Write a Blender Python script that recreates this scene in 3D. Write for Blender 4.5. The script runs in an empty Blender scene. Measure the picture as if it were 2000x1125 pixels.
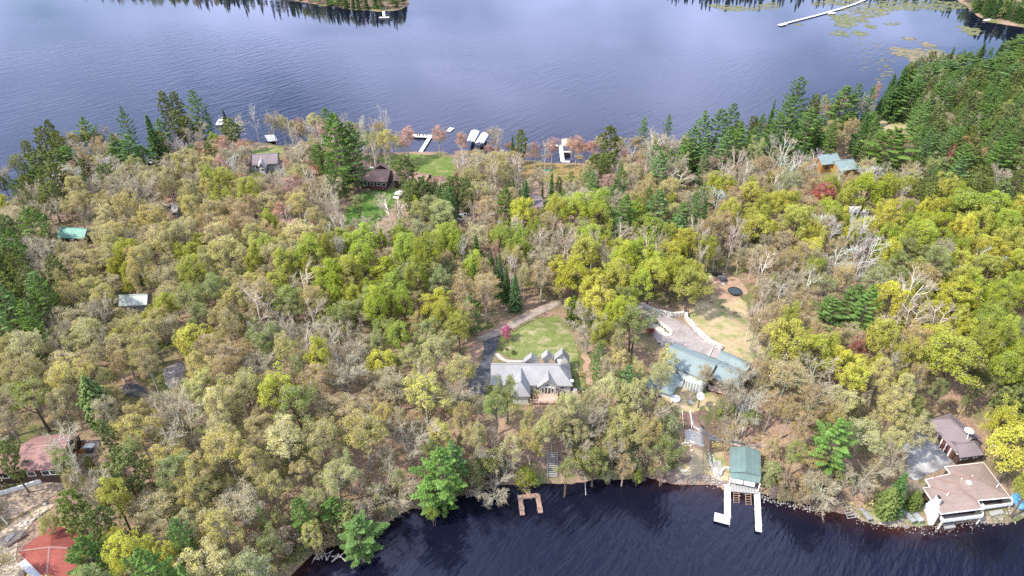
import bpy, math, random
import numpy as np
R_ = math.radians
sc = bpy.context.scene
col = sc.collection

# ------------------------------------------------------------------ camera, sky, sun
CAM_H, PITCH, FPX = 115.0, R_(35.0), 1333.0
cam = bpy.data.cameras.new('camera'); camo = bpy.data.objects.new('camera', cam); col.objects.link(camo)
cam.sensor_width = 36; cam.lens = 24.0; cam.clip_start = 1; cam.clip_end = 9000
camo.location = (0, 0, CAM_H); camo.rotation_euler = (R_(90) - PITCH, 0, 0); sc.camera = camo
SUN_EL, SUN_AZ = R_(50), R_(248)      # azimuth clockwise from +Y: sun to the left and a little behind the camera
wd = bpy.data.worlds.new('World'); sc.world = wd; wd.use_nodes = True
nt = wd.node_tree; N = nt.nodes; L = nt.links
bg = N['Background']
sky = N.new('ShaderNodeTexSky'); sky.sky_type = 'NISHITA'; sky.sun_disc = False
sky.sun_elevation = SUN_EL; sky.sun_rotation = SUN_AZ; sky.air_density = 1.2; sky.dust_density = 1.0
tc = N.new('ShaderNodeTexCoord'); mp = N.new('ShaderNodeMapping'); mp.inputs['Scale'].default_value = (1.0, 1.0, 2.2)
cn = N.new('ShaderNodeTexNoise'); cn.inputs['Scale'].default_value = 2.3; cn.inputs['Detail'].default_value = 5; cn.inputs['Roughness'].default_value = .55
cr = N.new('ShaderNodeValToRGB'); cr.color_ramp.elements[0].position = .40; cr.color_ramp.elements[1].position = .66
mx = N.new('ShaderNodeMixRGB'); mx.inputs['Color2'].default_value = (10.0, 10.8, 13.8, 1)
L.new(tc.outputs['Generated'], mp.inputs['Vector']); L.new(mp.outputs[0], cn.inputs['Vector'])
L.new(cn.outputs['Fac'], cr.inputs[0]); L.new(cr.outputs[0], mx.inputs['Fac'])
L.new(sky.outputs[0], mx.inputs['Color1']); L.new(mx.outputs[0], bg.inputs['Color'])
bg.inputs['Strength'].default_value = 0.15
sl = bpy.data.lights.new('sun', 'SUN'); slo = bpy.data.objects.new('sun', sl); col.objects.link(slo)
sl.energy = 3.7; sl.angle = R_(1.2); sl.color = (1.0, .935, .80)
slo.rotation_euler = (R_(90) - SUN_EL, 0, -SUN_AZ + math.pi)
slo.location = (0, 0, 300)
sc.view_settings.view_transform = 'Standard'; sc.view_settings.look = 'None'
sc.view_settings.gamma = 1; sc.view_settings.exposure = 0.92
try: sc.view_settings.use_curve_mapping = False
except Exception: pass
sc.cycles.max_bounces = 5; sc.cycles.diffuse_bounces = 2; sc.cycles.glossy_bounces = 2
sc.cycles.transmission_bounces = 3; sc.cycles.transparent_max_bounces = 4
sc.cycles.caustics_reflective = False; sc.cycles.caustics_refractive = False
sc.cycles.use_denoising = False

# ------------------------------------------------------------------ photo coordinates (2000 x 1125) to places
CP, SP = math.cos(PITCH), math.sin(PITCH)
def ray(u, v):
    x = (u - 1000) / FPX; y = -(v - 562.5) / FPX
    return np.array([x, CP + y * SP, -SP + y * CP])
def W(u, v, z=0.0):
    d = ray(u, v); t = (CAM_H - z) / -d[2]
    return np.array([d[0] * t, d[1] * t, z])
def proj(p):
    x, y, z = p[0], p[1], p[2] - CAM_H
    dz = y * CP - z * SP; up = y * SP + z * CP
    return 1000 + FPX * x / dz, 562.5 - FPX * up / dz, dz

LAND = [(-700,1300),(-620,800),(-200,520),(-60,440),(0,402),(30,378),(60,352),(110,335),(180,322),(250,316),(330,306),(400,283),(440,276),(520,280),(550,282),(600,296),(680,300),
 (760,299),(810,297),(880,305),(980,312),(1060,316),(1180,320),(1300,322),(1400,306),(1480,296),(1600,262),(1690,232),(1722,222),(1745,195),(1765,160),(1800,148),(1850,138),
 (1920,130),(1980,108),(2060,92),(2500,80),(2900,300),(3000,900),(2400,920),(2100,958),(2040,985),(1985,1003),(1940,1016),(1900,1022),(1850,1030),(1800,1031),(1750,1024),(1700,1018),(1650,1006),
 (1600,994),(1530,982),(1480,966),(1420,950),(1370,938),(1330,935),(1295,934),(1250,936),(1190,934),(1130,932),(1085,930),(1040,936),(990,948),(930,961),(870,974),(800,983),
 (768,1008),(735,1040),(690,1062),(640,1073),(600,1085),(575,1108),(560,1150),(540,1250),(480,1400),(0,1700)]
ISLE = [(150,-30),(250,-22),(400,-14),(520,-7),(570,1),(620,10),(680,18),(735,23),(775,20),(796,12),(800,-2),(780,-30),(600,-60),(300,-75),(150,-60)]
FAR = [(1290,-22),(1400,-14),(1500,-16),(1620,-24),(1760,-20),(1840,-14),(1880,8),(1905,30),(1930,42),(1970,50),(2040,58),(2300,60),(2300,-120),(1290,-90)]
POLYS = [np.array([W(*p)[:2] for p in P]) for P in (LAND, ISLE, FAR)]
def sdist(X, Y, P):
    X = X.ravel(); Y = Y.ravel(); d = np.full(X.shape, 1e9); ins = np.zeros(X.shape, bool)
    n = len(P)
    for i in range(n):
        a = P[i]; b = P[(i + 1) % n]; e = b - a
        px = X - a[0]; py = Y - a[1]
        t = np.clip((px * e[0] + py * e[1]) / (e @ e), 0, 1)
        d = np.minimum(d, np.hypot(px - t * e[0], py - t * e[1]))
        c = ((a[1] > Y) != (b[1] > Y))
        xi = a[0] + (Y - a[1]) / (e[1] if abs(e[1]) > 1e-9 else 1e-9) * e[0]
        ins ^= c & (X < xi)
    return np.where(ins, d, -d)
GX = np.arange(-540, 640.1, 2.5); GY = np.arange(10, 900.1, 2.5)
XX, YY = np.meshgrid(GX, GY)
# wavy shore
wob = 1.3 * np.sin(XX * .21 + 1.3 * np.sin(YY * .13)) + .9 * np.sin(YY * .33 + XX * .11) + .6 * np.sin(XX * .57 + YY * .41)
sds = [sdist(XX, YY, P).reshape(XX.shape) for P in POLYS]
SD = np.maximum(np.maximum(sds[0], sds[1]), sds[2]) + wob * .6
front = np.clip((175 - YY) / 60, 0, 1)
Lc = 16 * front + 45 * (1 - front); A = 8.2 * front + 6.5 * (1 - front)
HH = np.where(SD > 0, .15 + A * (1 - np.exp(-np.maximum(SD, 0) / Lc)), np.maximum(-4, SD * .35) - .05)
HH += np.where(SD > 3, 1, np.clip(SD / 3, 0, 1)) * (.35 * np.sin(XX * .07 + YY * .05) + .25 * np.sin(XX * .19 - YY * .12))
HH = np.where((SD > 0) & (sds[0] < 5) & (YY > 350), np.minimum(HH, 1.5), HH)
PADS = [(1040,735,16,8.3,10),(1360,720,20,8.6,9),(1310,640,14,8.9,8),(1450,905,6,1.5,5),(1890,965,13,1.3,6),(1880,870,9,2.6,6),(1810,900,8,2.4,5),(60,900,16,8.6,10),(50,965,9,8.0,6),(90,1075,12,6.5,8),
 (760,350,18,3.2,14),(820,322,14,1.9,12),(520,320,9,2.8,8),(1630,325,12,3.4,8)]
for (u, v, r, z, f) in PADS:
    c = W(u, v, z); d = np.hypot(XX - c[0], YY - c[1]); w = np.clip((r + f - d) / f, 0, 1); w = w * w * (3 - 2 * w)
    w = w * np.clip(SD / 2.0, 0, 1)
    HH = HH * (1 - w) + z * w
def hgt(x, y):
    fx = min(max((x - GX[0]) / 2.5, 0), len(GX) - 1.001); fy = min(max((y - GY[0]) / 2.5, 0), len(GY) - 1.001)
    i, j = int(fx), int(fy); fx -= i; fy -= j
    return float((HH[j, i] * (1 - fx) + HH[j, i + 1] * fx) * (1 - fy) + (HH[j + 1, i] * (1 - fx) + HH[j + 1, i + 1] * fx) * fy)
def shore(x, y):
    i = int(min(max(round((x - GX[0]) / 2.5), 0), len(GX) - 1)); j = int(min(max(round((y - GY[0]) / 2.5), 0), len(GY) - 1))
    return float(SD[j, i])
def G(u, v, up=0.0):
    """point on the ground (plus up) seen at photo pixel u, v"""
    z = 4.0
    for _ in range(14):
        p = W(u, v, z + up); z = .5 * z + .5 * max(hgt(p[0], p[1]), 0.0)
    p = W(u, v, z + up); p[2] = z
    return p

# ------------------------------------------------------------------ materials
def nodes(name):
    m = bpy.data.materials.new(name); m.use_nodes = True
    t = m.node_tree; return m, t.nodes, t.links, t.nodes['Principled BSDF']
def mat(name, c, rough=.8, var=.15, scale=3.0, metal=0.0, bump=0.0, c2=None, stretch=None, spec=.3, detail=4):
    m, n, l, b = nodes(name)
    b.inputs['Roughness'].default_value = rough; b.inputs['Metallic'].default_value = metal
    b.inputs['Specular IOR Level'].default_value = spec
    tcn = n.new('ShaderNodeTexCoord'); mpn = n.new('ShaderNodeMapping')
    if stretch: mpn.inputs['Scale'].default_value = stretch
    l.new(tcn.outputs['Object'], mpn.inputs['Vector'])
    no = n.new('ShaderNodeTexNoise'); no.inputs['Scale'].default_value = scale; no.inputs['Detail'].default_value = detail
    no.inputs['Roughness'].default_value = .65
    l.new(mpn.outputs[0], no.inputs['Vector'])
    rp = n.new('ShaderNodeValToRGB'); rp.color_ramp.elements[0].position = .3; rp.color_ramp.elements[1].position = .7
    a = [max(0, x * (1 - var)) for x in c]; bb = [min(1, x * (1 + var)) for x in (c2 or c)]
    rp.color_ramp.elements[0].color = (*a, 1); rp.color_ramp.elements[1].color = (*bb, 1)
    l.new(no.outputs['Fac'], rp.inputs[0]); l.new(rp.outputs[0], b.inputs['Base Color'])
    if bump:
        bp = n.new('ShaderNodeBump'); bp.inputs['Strength'].default_value = bump; bp.inputs['Distance'].default_value = .1
        l.new(no.outputs['Fac'], bp.inputs['Height']); l.new(bp.outputs[0], b.inputs['Normal'])
    return m
def shingle(name, c, var=.25):
    m, n, l, b = nodes(name); b.inputs['Roughness'].default_value = .9; b.inputs['Specular IOR Level'].default_value = .2
    tcn = n.new('ShaderNodeTexCoord')
    n1 = n.new('ShaderNodeTexNoise'); n1.inputs['Scale'].default_value = 2.2; n1.inputs['Detail'].default_value = 6; n1.inputs['Roughness'].default_value = .8
    n2 = n.new('ShaderNodeTexNoise'); n2.inputs['Scale'].default_value = .35; n2.inputs['Detail'].default_value = 3
    bw = n.new('ShaderNodeTexWave'); bw.bands_direction = 'Z'; bw.inputs['Scale'].default_value = 1.3; bw.inputs['Distortion'].default_value = .6; bw.inputs['Detail'].default_value = 1
    for x in (n1, n2, bw): l.new(tcn.outputs['Object'], x.inputs['Vector'])
    a1 = n.new('ShaderNodeMath'); a1.operation = 'ADD'; l.new(n1.outputs['Fac'], a1.inputs[0]); l.new(n2.outputs['Fac'], a1.inputs[1])
    a2 = n.new('ShaderNodeMath'); a2.operation = 'MULTIPLY_ADD'; a2.inputs[1].default_value = .16; l.new(bw.outputs['Fac'], a2.inputs[0]); l.new(a1.outputs[0], a2.inputs[2])
    rp = n.new('ShaderNodeValToRGB'); rp.color_ramp.elements[0].position = .75; rp.color_ramp.elements[1].position = 1.4
    mr = n.new('ShaderNodeMapRange'); mr.inputs['From Min'].default_value = .6; mr.inputs['From Max'].default_value = 1.5
    l.new(a2.outputs[0], mr.inputs[0]); rp.color_ramp.elements[0].position = 0; rp.color_ramp.elements[1].position = 1
    rp.color_ramp.elements[0].color = (*[x * (1 - var) for x in c], 1); rp.color_ramp.elements[1].color = (*[min(1, x * (1 + var)) for x in c], 1)
    l.new(mr.outputs[0], rp.inputs[0]); l.new(rp.outputs[0], b.inputs['Base Color'])
    return m
M = {}
M['white'] = mat('white_paint', (.80, .80, .78), .5, .05, 2)
M['dock_white'] = mat('white_dock', (.66, .65, .61), .7, .14, 1.2)
M['cream'] = mat('cream_siding', (.50, .48, .43), .8, .08, 2, stretch=(.2, .2, 8))
M['grey_siding'] = mat('grey_siding', (.30, .30, .31), .8, .1, 2, stretch=(.2, .2, 8))
M['brown_wall'] = mat('brown_siding', (.07, .045, .035), .8, .2, 2, stretch=(.2, .2, 6))
M['log_wall'] = mat('honey_log', (.36, .20, .08), .7, .25, 2, stretch=(.2, .2, 5))
M['glass'] = mat('window_glass', (.02, .025, .03), .08, .2, 1, spec=.8)
M['glass_pale'] = mat('pale_glass', (.30, .33, .31), .12, .25, .8, spec=.8)
M['deck_pink'] = mat('pinkish_deck', (.52, .34, .27), .75, .12, 2, stretch=(6, .4, 1))
M['deck_dark'] = mat('dark_red_deck', (.16, .06, .05), .8, .2, 2)
M['deck_grey'] = mat('grey_deck', (.30, .29, .28), .8, .15, 2, stretch=(.4, 6, 1))
M['plank_brown'] = mat('brown_dock_planks', (.26, .17, .13), .8, .45, 1.1, stretch=(5, 1, 1))
M['metal'] = mat('grey_metal', (.42, .43, .44), .4, .1, 2, metal=.5)
M['dark_metal'] = mat('dark_metal', (.05, .05, .05), .5, .1, 2, metal=.4)
M['asphalt'] = mat('new_asphalt', (.055, .057, .066), .85, .35, .9, c2=(.075, .078, .09), detail=7)
M['asphalt_old'] = mat('old_asphalt', (.25, .215, .205), .9, .22, .5, c2=(.31, .27, .26), detail=8)
M['gravel'] = mat('gravel_track', (.23, .19, .16), .95, .22, .6, c2=(.30, .255, .215), bump=.4, detail=7)
M['court'] = mat('grey_court', (.15, .15, .165), .9, .35, .35, c2=(.32, .31, .31), detail=7)
M['concrete'] = mat('pale_concrete', (.36, .33, .30), .9, .15, 1.2, detail=6)
M['stone_white'] = mat('pale_stone', (.55, .52, .48), .9, .35, 4, bump=.6)
M['stone_grey'] = mat('grey_stone', (.30, .28, .26), .9, .4, 3, bump=.6)
M['stone_mid'] = mat('mixed_stone', (.16, .145, .12), .9, .5, 1.2, c2=(.34, .32, .28), detail=6)
M['dirt'] = mat('tan_dirt', (.25, .185, .135), .95, .2, .5, c2=(.36, .28, .21), detail=8)
M['sand'] = mat('sandy_soil', (.30, .23, .16), .95, .3, .8, c2=(.48, .39, .30), detail=8)
M['mulch'] = mat('dark_mulch', (.10, .06, .05), .95, .35, 2, c2=(.17, .10, .08), detail=8)
M['sh_grey'] = shingle('grey_shingles', (.27, .262, .265))
M['sh_brown'] = shingle('brown_shingles', (.235, .175, .155), .2)
M['sh_purple'] = shingle('purple_grey_shingles', (.19, .155, .165), .22)
M['sh_pinkbrown'] = shingle('faded_brown_shingles', (.25, .155, .13), .2)
M['sh_red'] = shingle('red_shingles', (.215, .062, .05), .35)
M['sh_dullred'] = shingle('dull_red_shingles', (.27, .155, .14), .18)
M['roof_green'] = shingle('blue_green_shingles', (.19, .235, .235), .2)
M['roof_dkgreen'] = shingle('dark_green_shingles', (.125, .18, .172), .25)
M['roof_teal'] = mat('teal_metal_roof', (.09, .20, .165), .5, .12, .6, c2=(.10, .27, .22))
M['roof_greengrey'] = mat('green_grey_metal_roof', (.20, .265, .265), .5, .12, .5)
M['roof_pale'] = mat('pale_green_roof', (.40, .44, .40), .7, .12, .6)
M['canvas'] = mat('white_canopy', (.85, .85, .83), .6, .04, 1)
M['tan_canvas'] = mat('tan_canopy', (.36, .28, .21), .7, .12, 1)
M['tarp_black'] = mat('black_tarp', (.02, .02, .024), .5, .4, 2, bump=.5)
M['tarp_blue'] = mat('blue_tarp', (.10, .28, .45), .5, .3, 2, bump=.5)
M['orange_wood'] = mat('orange_boards', (.50, .17, .05), .7, .25, 2)
M['green_paint'] = mat('green_boat_hull', (.02, .13, .09), .4, .2, 2)
M['tramp'] = mat('trampoline_mat', (.04, .06, .07), .6, .2, 2)
M['log'] = mat('weathered_log', (.48, .44, .38), .9, .2, 3)
M['stone_tan'] = mat('tan_gravel', (.50, .44, .37), .95, .25, 3, detail=7)
M['car_dark'] = mat('dark_car_cover', (.06, .065, .08), .35, .2, 2, spec=.5)
M['brick_red'] = mat('reddish_stone', (.30, .15, .12), .9, .3, 4, bump=.4)

def leaf_mat(name, trans=.32, var=.32, hue=.06):
    m, n, l, b = nodes(name); out = n['Material Output']; n.remove(b)
    oi = n.new('ShaderNodeObjectInfo'); at = n.new('ShaderNodeAttribute'); at.attribute_name = 'v'
    hs = n.new('ShaderNodeHueSaturation'); l.new(oi.outputs['Color'], hs.inputs['Color'])
    m1 = n.new('ShaderNodeMapRange'); m1.inputs['To Min'].default_value = 1 - var; m1.inputs['To Max'].default_value = 1 + var
    l.new(at.outputs['Fac'], m1.inputs[0]); l.new(m1.outputs[0], hs.inputs['Value'])
    at2 = n.new('ShaderNodeAttribute'); at2.attribute_name = 'w'
    wm = n.new('ShaderNodeMixRGB'); wm.blend_type = 'MULTIPLY'; wm.inputs['Color2'].default_value = (1.07, .94, .82, 1)
    pw = n.new('ShaderNodeMath'); pw.operation = 'POWER'; pw.inputs[1].default_value = 1.7; l.new(at2.outputs['Fac'], pw.inputs[0]); l.new(pw.outputs[0], wm.inputs['Fac'])
    src = hs.inputs['Color'].links[0].from_socket; l.new(src, wm.inputs['Color1']); l.new(wm.outputs[0], hs.inputs['Color'])
    m2 = n.new('ShaderNodeMapRange'); m2.inputs['To Min'].default_value = .5 - hue; m2.inputs['To Max'].default_value = .5 + hue
    l.new(at2.outputs['Fac'], m2.inputs[0]); l.new(m2.outputs[0], hs.inputs['Hue'])
    d = n.new('ShaderNodeBsdfDiffuse'); t = n.new('ShaderNodeBsdfTranslucent'); mxs = n.new('ShaderNodeMixShader'); mxs.inputs[0].default_value = trans
    l.new(hs.outputs[0], d.inputs['Color']); l.new(hs.outputs[0], t.inputs['Color'])
    l.new(d.outputs[0], mxs.inputs[1]); l.new(t.outputs[0], mxs.inputs[2]); l.new(mxs.outputs[0], out.inputs['Surface'])
    return m
M['leaf'] = leaf_mat('spring_leaves', .48, .34, .035)
M['needle'] = leaf_mat('pine_needles', .25, .55, .03)
def bark_mat(name, use_obj=True, c=(.3, .27, .23)):
    m, n, l, b = nodes(name); b.inputs['Roughness'].default_value = .95; b.inputs['Specular IOR Level'].default_value = .1
    no = n.new('ShaderNodeTexNoise'); no.inputs['Scale'].default_value = 3; no.inputs['Detail'].default_value = 4
    tcn = n.new('ShaderNodeTexCoord'); l.new(tcn.outputs['Object'], no.inputs['Vector'])
    mr = n.new('ShaderNodeMapRange'); mr.inputs['To Min'].default_value = .45; mr.inputs['To Max'].default_value = 1.45
    l.new(no.outputs['Fac'], mr.inputs[0]); hs = n.new('ShaderNodeHueSaturation'); l.new(mr.outputs[0], hs.inputs['Value'])
    if use_obj:
        oi = n.new('ShaderNodeObjectInfo'); l.new(oi.outputs['Color'], hs.inputs['Color'])
    else: hs.inputs['Color'].default_value = (*c, 1)
    l.new(hs.outputs[0], b.inputs['Base Color']); return m
M['bark'] = bark_mat('bark'); M['twig'] = bark_mat('twig_bark', False, (.40, .35, .255))
M['conifer_twig'] = bark_mat('conifer_twig_bark', False, (.17, .13, .10))

# ------------------------------------------------------------------ object helpers
def tag(o, label=None, cat=None, group=None, kind=None):
    if label: o['label'] = label
    if cat: o['category'] = cat
    if group: o['group'] = group
    if kind: o['kind'] = kind
    return o
def empty(name, loc, label, cat, group=None, rz=0.0):
    o = bpy.data.objects.new(name, None); col.objects.link(o); o.location = loc; o.rotation_euler = (0, 0, rz)
    o.empty_display_size = .5
    return tag(o, label, cat, group)
def mesh_np(name, verts, faces, mats, fmat=None, attrs=None, smooth=False):
    """verts (n,3); faces (m,k) array or list"""
    me = bpy.data.meshes.new(name)
    if isinstance(faces, np.ndarray):
        m_, k = faces.shape
        me.vertices.add(len(verts)); me.vertices.foreach_set('co', np.asarray(verts, np.float32).ravel())
        me.loops.add(m_ * k); me.loops.foreach_set('vertex_index', faces.astype(np.int32).ravel())
        me.polygons.add(m_); me.polygons.foreach_set('loop_start', np.arange(0, m_ * k, k, dtype=np.int32))
        me.update(calc_edges=True)
    else:
        me.from_pydata([tuple(map(float, v)) for v in verts], [], faces)
    for m in mats: me.materials.append(m)
    if fmat is not None: me.polygons.foreach_set('material_index', np.asarray(fmat, np.int32))
    for k_, v_ in (attrs or {}).items():
        a = me.attributes.new(k_, 'FLOAT', 'POINT'); a.data.foreach_set('value', np.asarray(v_, np.float32))
    if smooth: me.polygons.foreach_set('use_smooth', [True] * len(me.polygons))
    me.update(); return me
def obj(name, me, parent=None, loc=(0, 0, 0), rz=0.0):
    o = bpy.data.objects.new(name, me); col.objects.link(o); o.location = loc; o.rotation_euler = (0, 0, rz)
    if parent: o.parent = parent
    return o
class B:
    """collects simple solids in world coordinates, relative to an origin"""
    def __init__(s, org=(0, 0, 0)): s.v = []; s.f = []; s.o = np.array(org, float)
    def add(s, vs, fs):
        k = len(s.v); s.v += [tuple(np.array(p, float) - s.o) for p in vs]; s.f += [tuple(i + k for i in f) for f in fs]; return s
    def box(s, c, sx, sy, sz, rz=0.0):
        ca, sa = math.cos(rz), math.sin(rz); vs = []
        for dz in (-1, 1):
            for dx, dy in ((-1, -1), (1, -1), (1, 1), (-1, 1)):
                x, y = dx * sx / 2, dy * sy / 2
                vs.append((c[0] + x * ca - y * sa, c[1] + x * sa + y * ca, c[2] + dz * sz / 2))
        return s.add(vs, [(3, 2, 1, 0), (4, 5, 6, 7), (0, 1, 5, 4), (1, 2, 6, 5), (2, 3, 7, 6), (3, 0, 4, 7)])
    def beam(s, a, b, w, h=None):
        a = np.array(a, float); b = np.array(b, float); h = h or w; d = b - a; n = np.linalg.norm(d); d /= n
        up = np.array([0, 0, 1.]) if abs(d[2]) < .95 else np.array([1., 0, 0])
        r = np.cross(d, up); r /= np.linalg.norm(r); u = np.cross(r, d)
        vs = [p + r * sx * w / 2 + u * sy * h / 2 for p in (a, b) for sx, sy in ((-1, -1), (1, -1), (1, 1), (-1, 1))]
        return s.add(vs, [(3, 2, 1, 0), (4, 5, 6, 7), (0, 1, 5, 4), (1, 2, 6, 5), (2, 3, 7, 6), (3, 0, 4, 7)])
    def prism(s, poly, z0, z1):
        n = len(poly)
        vs = [(p[0], p[1], z0) for p in poly] + [(p[0], p[1], z1) for p in poly]
        return s.add(vs, [tuple(range(n))[::-1], tuple(range(n, 2 * n))] + [(i, (i + 1) % n, n + (i + 1) % n, n + i) for i in range(n)])
    def slab(s, vs, fs, th=.2):
        """sheet of faces with thickness downward"""
        n = len(vs); top = [np.array(v, float) for v in vs]; bot = [v - np.array([0, 0, th]) for v in top]
        cnt = {}
        for f in fs:
            for i in range(len(f)):
                a, b = f[i], f[(i + 1) % len(f)]; cnt[(a, b)] = cnt.get((a, b), 0) + 1
        side = [(b, a, a + n, b + n) for (a, b) in cnt if (b, a) not in cnt]
        return s.add(top + bot, list(fs) + [tuple(i + n for i in f[::-1]) for f in fs] + side)
    def cyl(s, c, r, h, n=12, r2=None):
        r2 = r if r2 is None else r2
        vs = [(c[0] + r * math.cos(2 * math.pi * i / n), c[1] + r * math.sin(2 * math.pi * i / n), c[2]) for i in range(n)] + \
             [(c[0] + r2 * math.cos(2 * math.pi * i / n), c[1] + r2 * math.sin(2 * math.pi * i / n), c[2] + h) for i in range(n)]
        return s.add(vs, [tuple(range(n))[::-1], tuple(range(n, 2 * n))] + [(i, (i + 1) % n, n + (i + 1) % n, n + i) for i in range(n)])
    def dome(s, c, r, h, n=14, k=4):
        vs = []; fs = []
        for j in range(k):
            a = j / k * math.pi / 2
            vs += [(c[0] + r * math.cos(a) * math.cos(2 * math.pi * i / n), c[1] + r * math.cos(a) * math.sin(2 * math.pi * i / n), c[2] + h * math.sin(a)) for i in range(n)]
        vs.append((c[0], c[1], c[2] + h))
        for j in range(k - 1):
            fs += [(j * n + i, j * n + (i + 1) % n, (j + 1) * n + (i + 1) % n, (j + 1) * n + i) for i in range(n)]
        fs += [((k - 1) * n + i, (k - 1) * n + (i + 1) % n, k * n) for i in range(n)]
        fs.append(tuple(range(n))[::-1])
        return s.add(vs, fs)
    def build(s, name, m, parent=None, loc=None, smooth=False):
        me = bpy.data.meshes.new(name); me.from_pydata(s.v, [], s.f); me.materials.append(m); me.update()
        if smooth: me.polygons.foreach_set('use_smooth', [True] * len(me.polygons))
        return obj(name, me, parent, tuple(s.o) if (parent is None and loc is None) else (loc or (0, 0, 0)))

# ------------------------------------------------------------------ ground and water
def ground_mat():
    m, n, l, b = nodes('forest_floor'); b.inputs['Roughness'].default_value = .95; b.inputs['Specular IOR Level'].default_value = .1
    tcn = n.new('ShaderNodeTexCoord')
    def noi(s, d=5, r=.6):
        x = n.new('ShaderNodeTexNoise'); x.inputs['Scale'].default_value = s; x.inputs['Detail'].default_value = d; x.inputs['Roughness'].default_value = r
        l.new(tcn.outputs['Object'], x.inputs['Vector']); return x
    def ramp(src, p0, p1, c0, c1):
        r = n.new('ShaderNodeValToRGB'); r.color_ramp.elements[0].position = p0; r.color_ramp.elements[1].position = p1
        r.color_ramp.elements[0].color = (*c0, 1); r.color_ramp.elements[1].color = (*c1, 1); l.new(src, r.inputs[0]); return r
    litter = ramp(noi(1.6, 8, .75).outputs['Fac'], .3, .72, (.15, .10, .075), (.38, .26, .19))
    moss = ramp(noi(2.4, 6, .7).outputs['Fac'], .3, .7, (.06, .07, .025), (.17, .18, .07))
    f = ramp(noi(.09, 4).outputs['Fac'], .46, .62, (0, 0, 0), (1, 1, 1))
    mx = n.new('ShaderNodeMixRGB'); l.new(f.outputs[0], mx.inputs[0]); l.new(litter.outputs[0], mx.inputs[1]); l.new(moss.outputs[0], mx.inputs[2])
    l.new(mx.outputs[0], b.inputs['Base Color'])
    bp = n.new('ShaderNodeBump'); bp.inputs['Strength'].default_value = .7; bp.inputs['Distance'].default_value = .25
    l.new(noi(1.9, 7, .7).outputs['Fac'], bp.inputs['Height']); l.new(bp.outputs[0], b.inputs['Normal'])
    return m
ny, nx = XX.shape
idx = np.arange(ny * nx).reshape(ny, nx)
quads = np.stack([idx[:-1, :-1], idx[:-1, 1:], idx[1:, 1:], idx[1:, :-1]], -1).reshape(-1, 4)
keep = (SD.ravel()[quads] > -12).any(1)
gq = quads[keep]; used, inv = np.unique(gq, return_inverse=True)
gv = np.stack([XX.ravel(), YY.ravel(), HH.ravel()], 1)[used]
M['floor'] = ground_mat()
tag(obj('ground', mesh_np('ground', gv, inv.reshape(gq.shape), [M['floor']], smooth=True)), kind='structure', label='leaf littered forest floor of the peninsula')

def water_mat():
    m, n, l, b = nodes('lake_water'); out = n['Material Output']; n.remove(b)
    tcn = n.new('ShaderNodeTexCoord')
    def noi(s, d, st, rz=0, r=.5):
        mpn = n.new('ShaderNodeMapping'); mpn.vector_type = 'TEXTURE'; mpn.inputs['Scale'].default_value = st; mpn.inputs['Rotation'].default_value = (0, 0, rz)
        l.new(tcn.outputs['Object'], mpn.inputs['Vector'])
        x = n.new('ShaderNodeTexNoise'); x.inputs['Scale'].default_value = s; x.inputs['Detail'].default_value = d; x.inputs['Roughness'].default_value = r
        l.new(mpn.outputs[0], x.inputs['Vector']); return x
    at = n.new('ShaderNodeAttribute'); at.attribute_name = 'shallow'
    at2 = n.new('ShaderNodeAttribute'); at2.attribute_name = 'calm'
    mx = n.new('ShaderNodeMixRGB'); mx.inputs[1].default_value = (.0045, .0055, .014, 1); mx.inputs[2].default_value = (.050, .018, .010, 1)
    l.new(at.outputs['Fac'], mx.inputs[0])
    w1 = noi(.42, 2, (4.5, 1, 1), R_(48)); w2 = noi(1.3, 3, (3, 1, 1), R_(56)); patch = noi(.010, 3, (1.8, 1, 1), R_(-12))
    ad = n.new('ShaderNodeMath'); ad.operation = 'MULTIPLY_ADD'; ad.inputs[1].default_value = .45
    l.new(w2.outputs['Fac'], ad.inputs[0]); l.new(w1.outputs['Fac'], ad.inputs[2])
    pr = n.new('ShaderNodeMapRange'); pr.inputs['From Min'].default_value = .38; pr.inputs['From Max'].default_value = .60
    pr.inputs['To Min'].default_value = .12; pr.inputs['To Max'].default_value = 1
    l.new(patch.outputs['Fac'], pr.inputs[0])
    mu = n.new('ShaderNodeMath'); mu.operation = 'MULTIPLY'; l.new(pr.outputs[0], mu.inputs[0]); l.new(at2.outputs['Fac'], mu.inputs[1])
    mu2 = n.new('ShaderNodeMath'); mu2.operation = 'MULTIPLY'; mu2.inputs[1].default_value = .75; l.new(mu.outputs[0], mu2.inputs[0])
    bp = n.new('ShaderNodeBump'); bp.inputs['Distance'].default_value = .42
    l.new(mu2.outputs[0], bp.inputs['Strength']); l.new(ad.outputs[0], bp.inputs['Height'])
    rr = n.new('ShaderNodeMapRange'); rr.inputs['To Min'].default_value = .03; rr.inputs['To Max'].default_value = .15
    l.new(mu.outputs[0], rr.inputs[0])
    d = n.new('ShaderNodeBsdfDiffuse'); g_ = n.new('ShaderNodeBsdfGlossy'); g_.inputs['Color'].default_value = (.80, .81, 1, 1)
    fr_ = n.new('ShaderNodeFresnel'); fr_.inputs['IOR'].default_value = 1.41; l.new(bp.outputs[0], fr_.inputs['Normal'])
    l.new(mx.outputs[0], d.inputs['Color']); l.new(rr.outputs[0], g_.inputs['Roughness']); l.new(bp.outputs[0], g_.inputs['Normal'])
    ms = n.new('ShaderNodeMixShader'); l.new(fr_.outputs[0], ms.inputs[0]); l.new(d.outputs[0], ms.inputs[1]); l.new(g_.outputs[0], ms.inputs[2]); l.new(ms.outputs[0], out.inputs['Surface'])
    return m
wk = (SD.ravel()[quads] < 4).any(1); wq = quads[wk]; used, inv = np.unique(wq, return_inverse=True)
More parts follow.
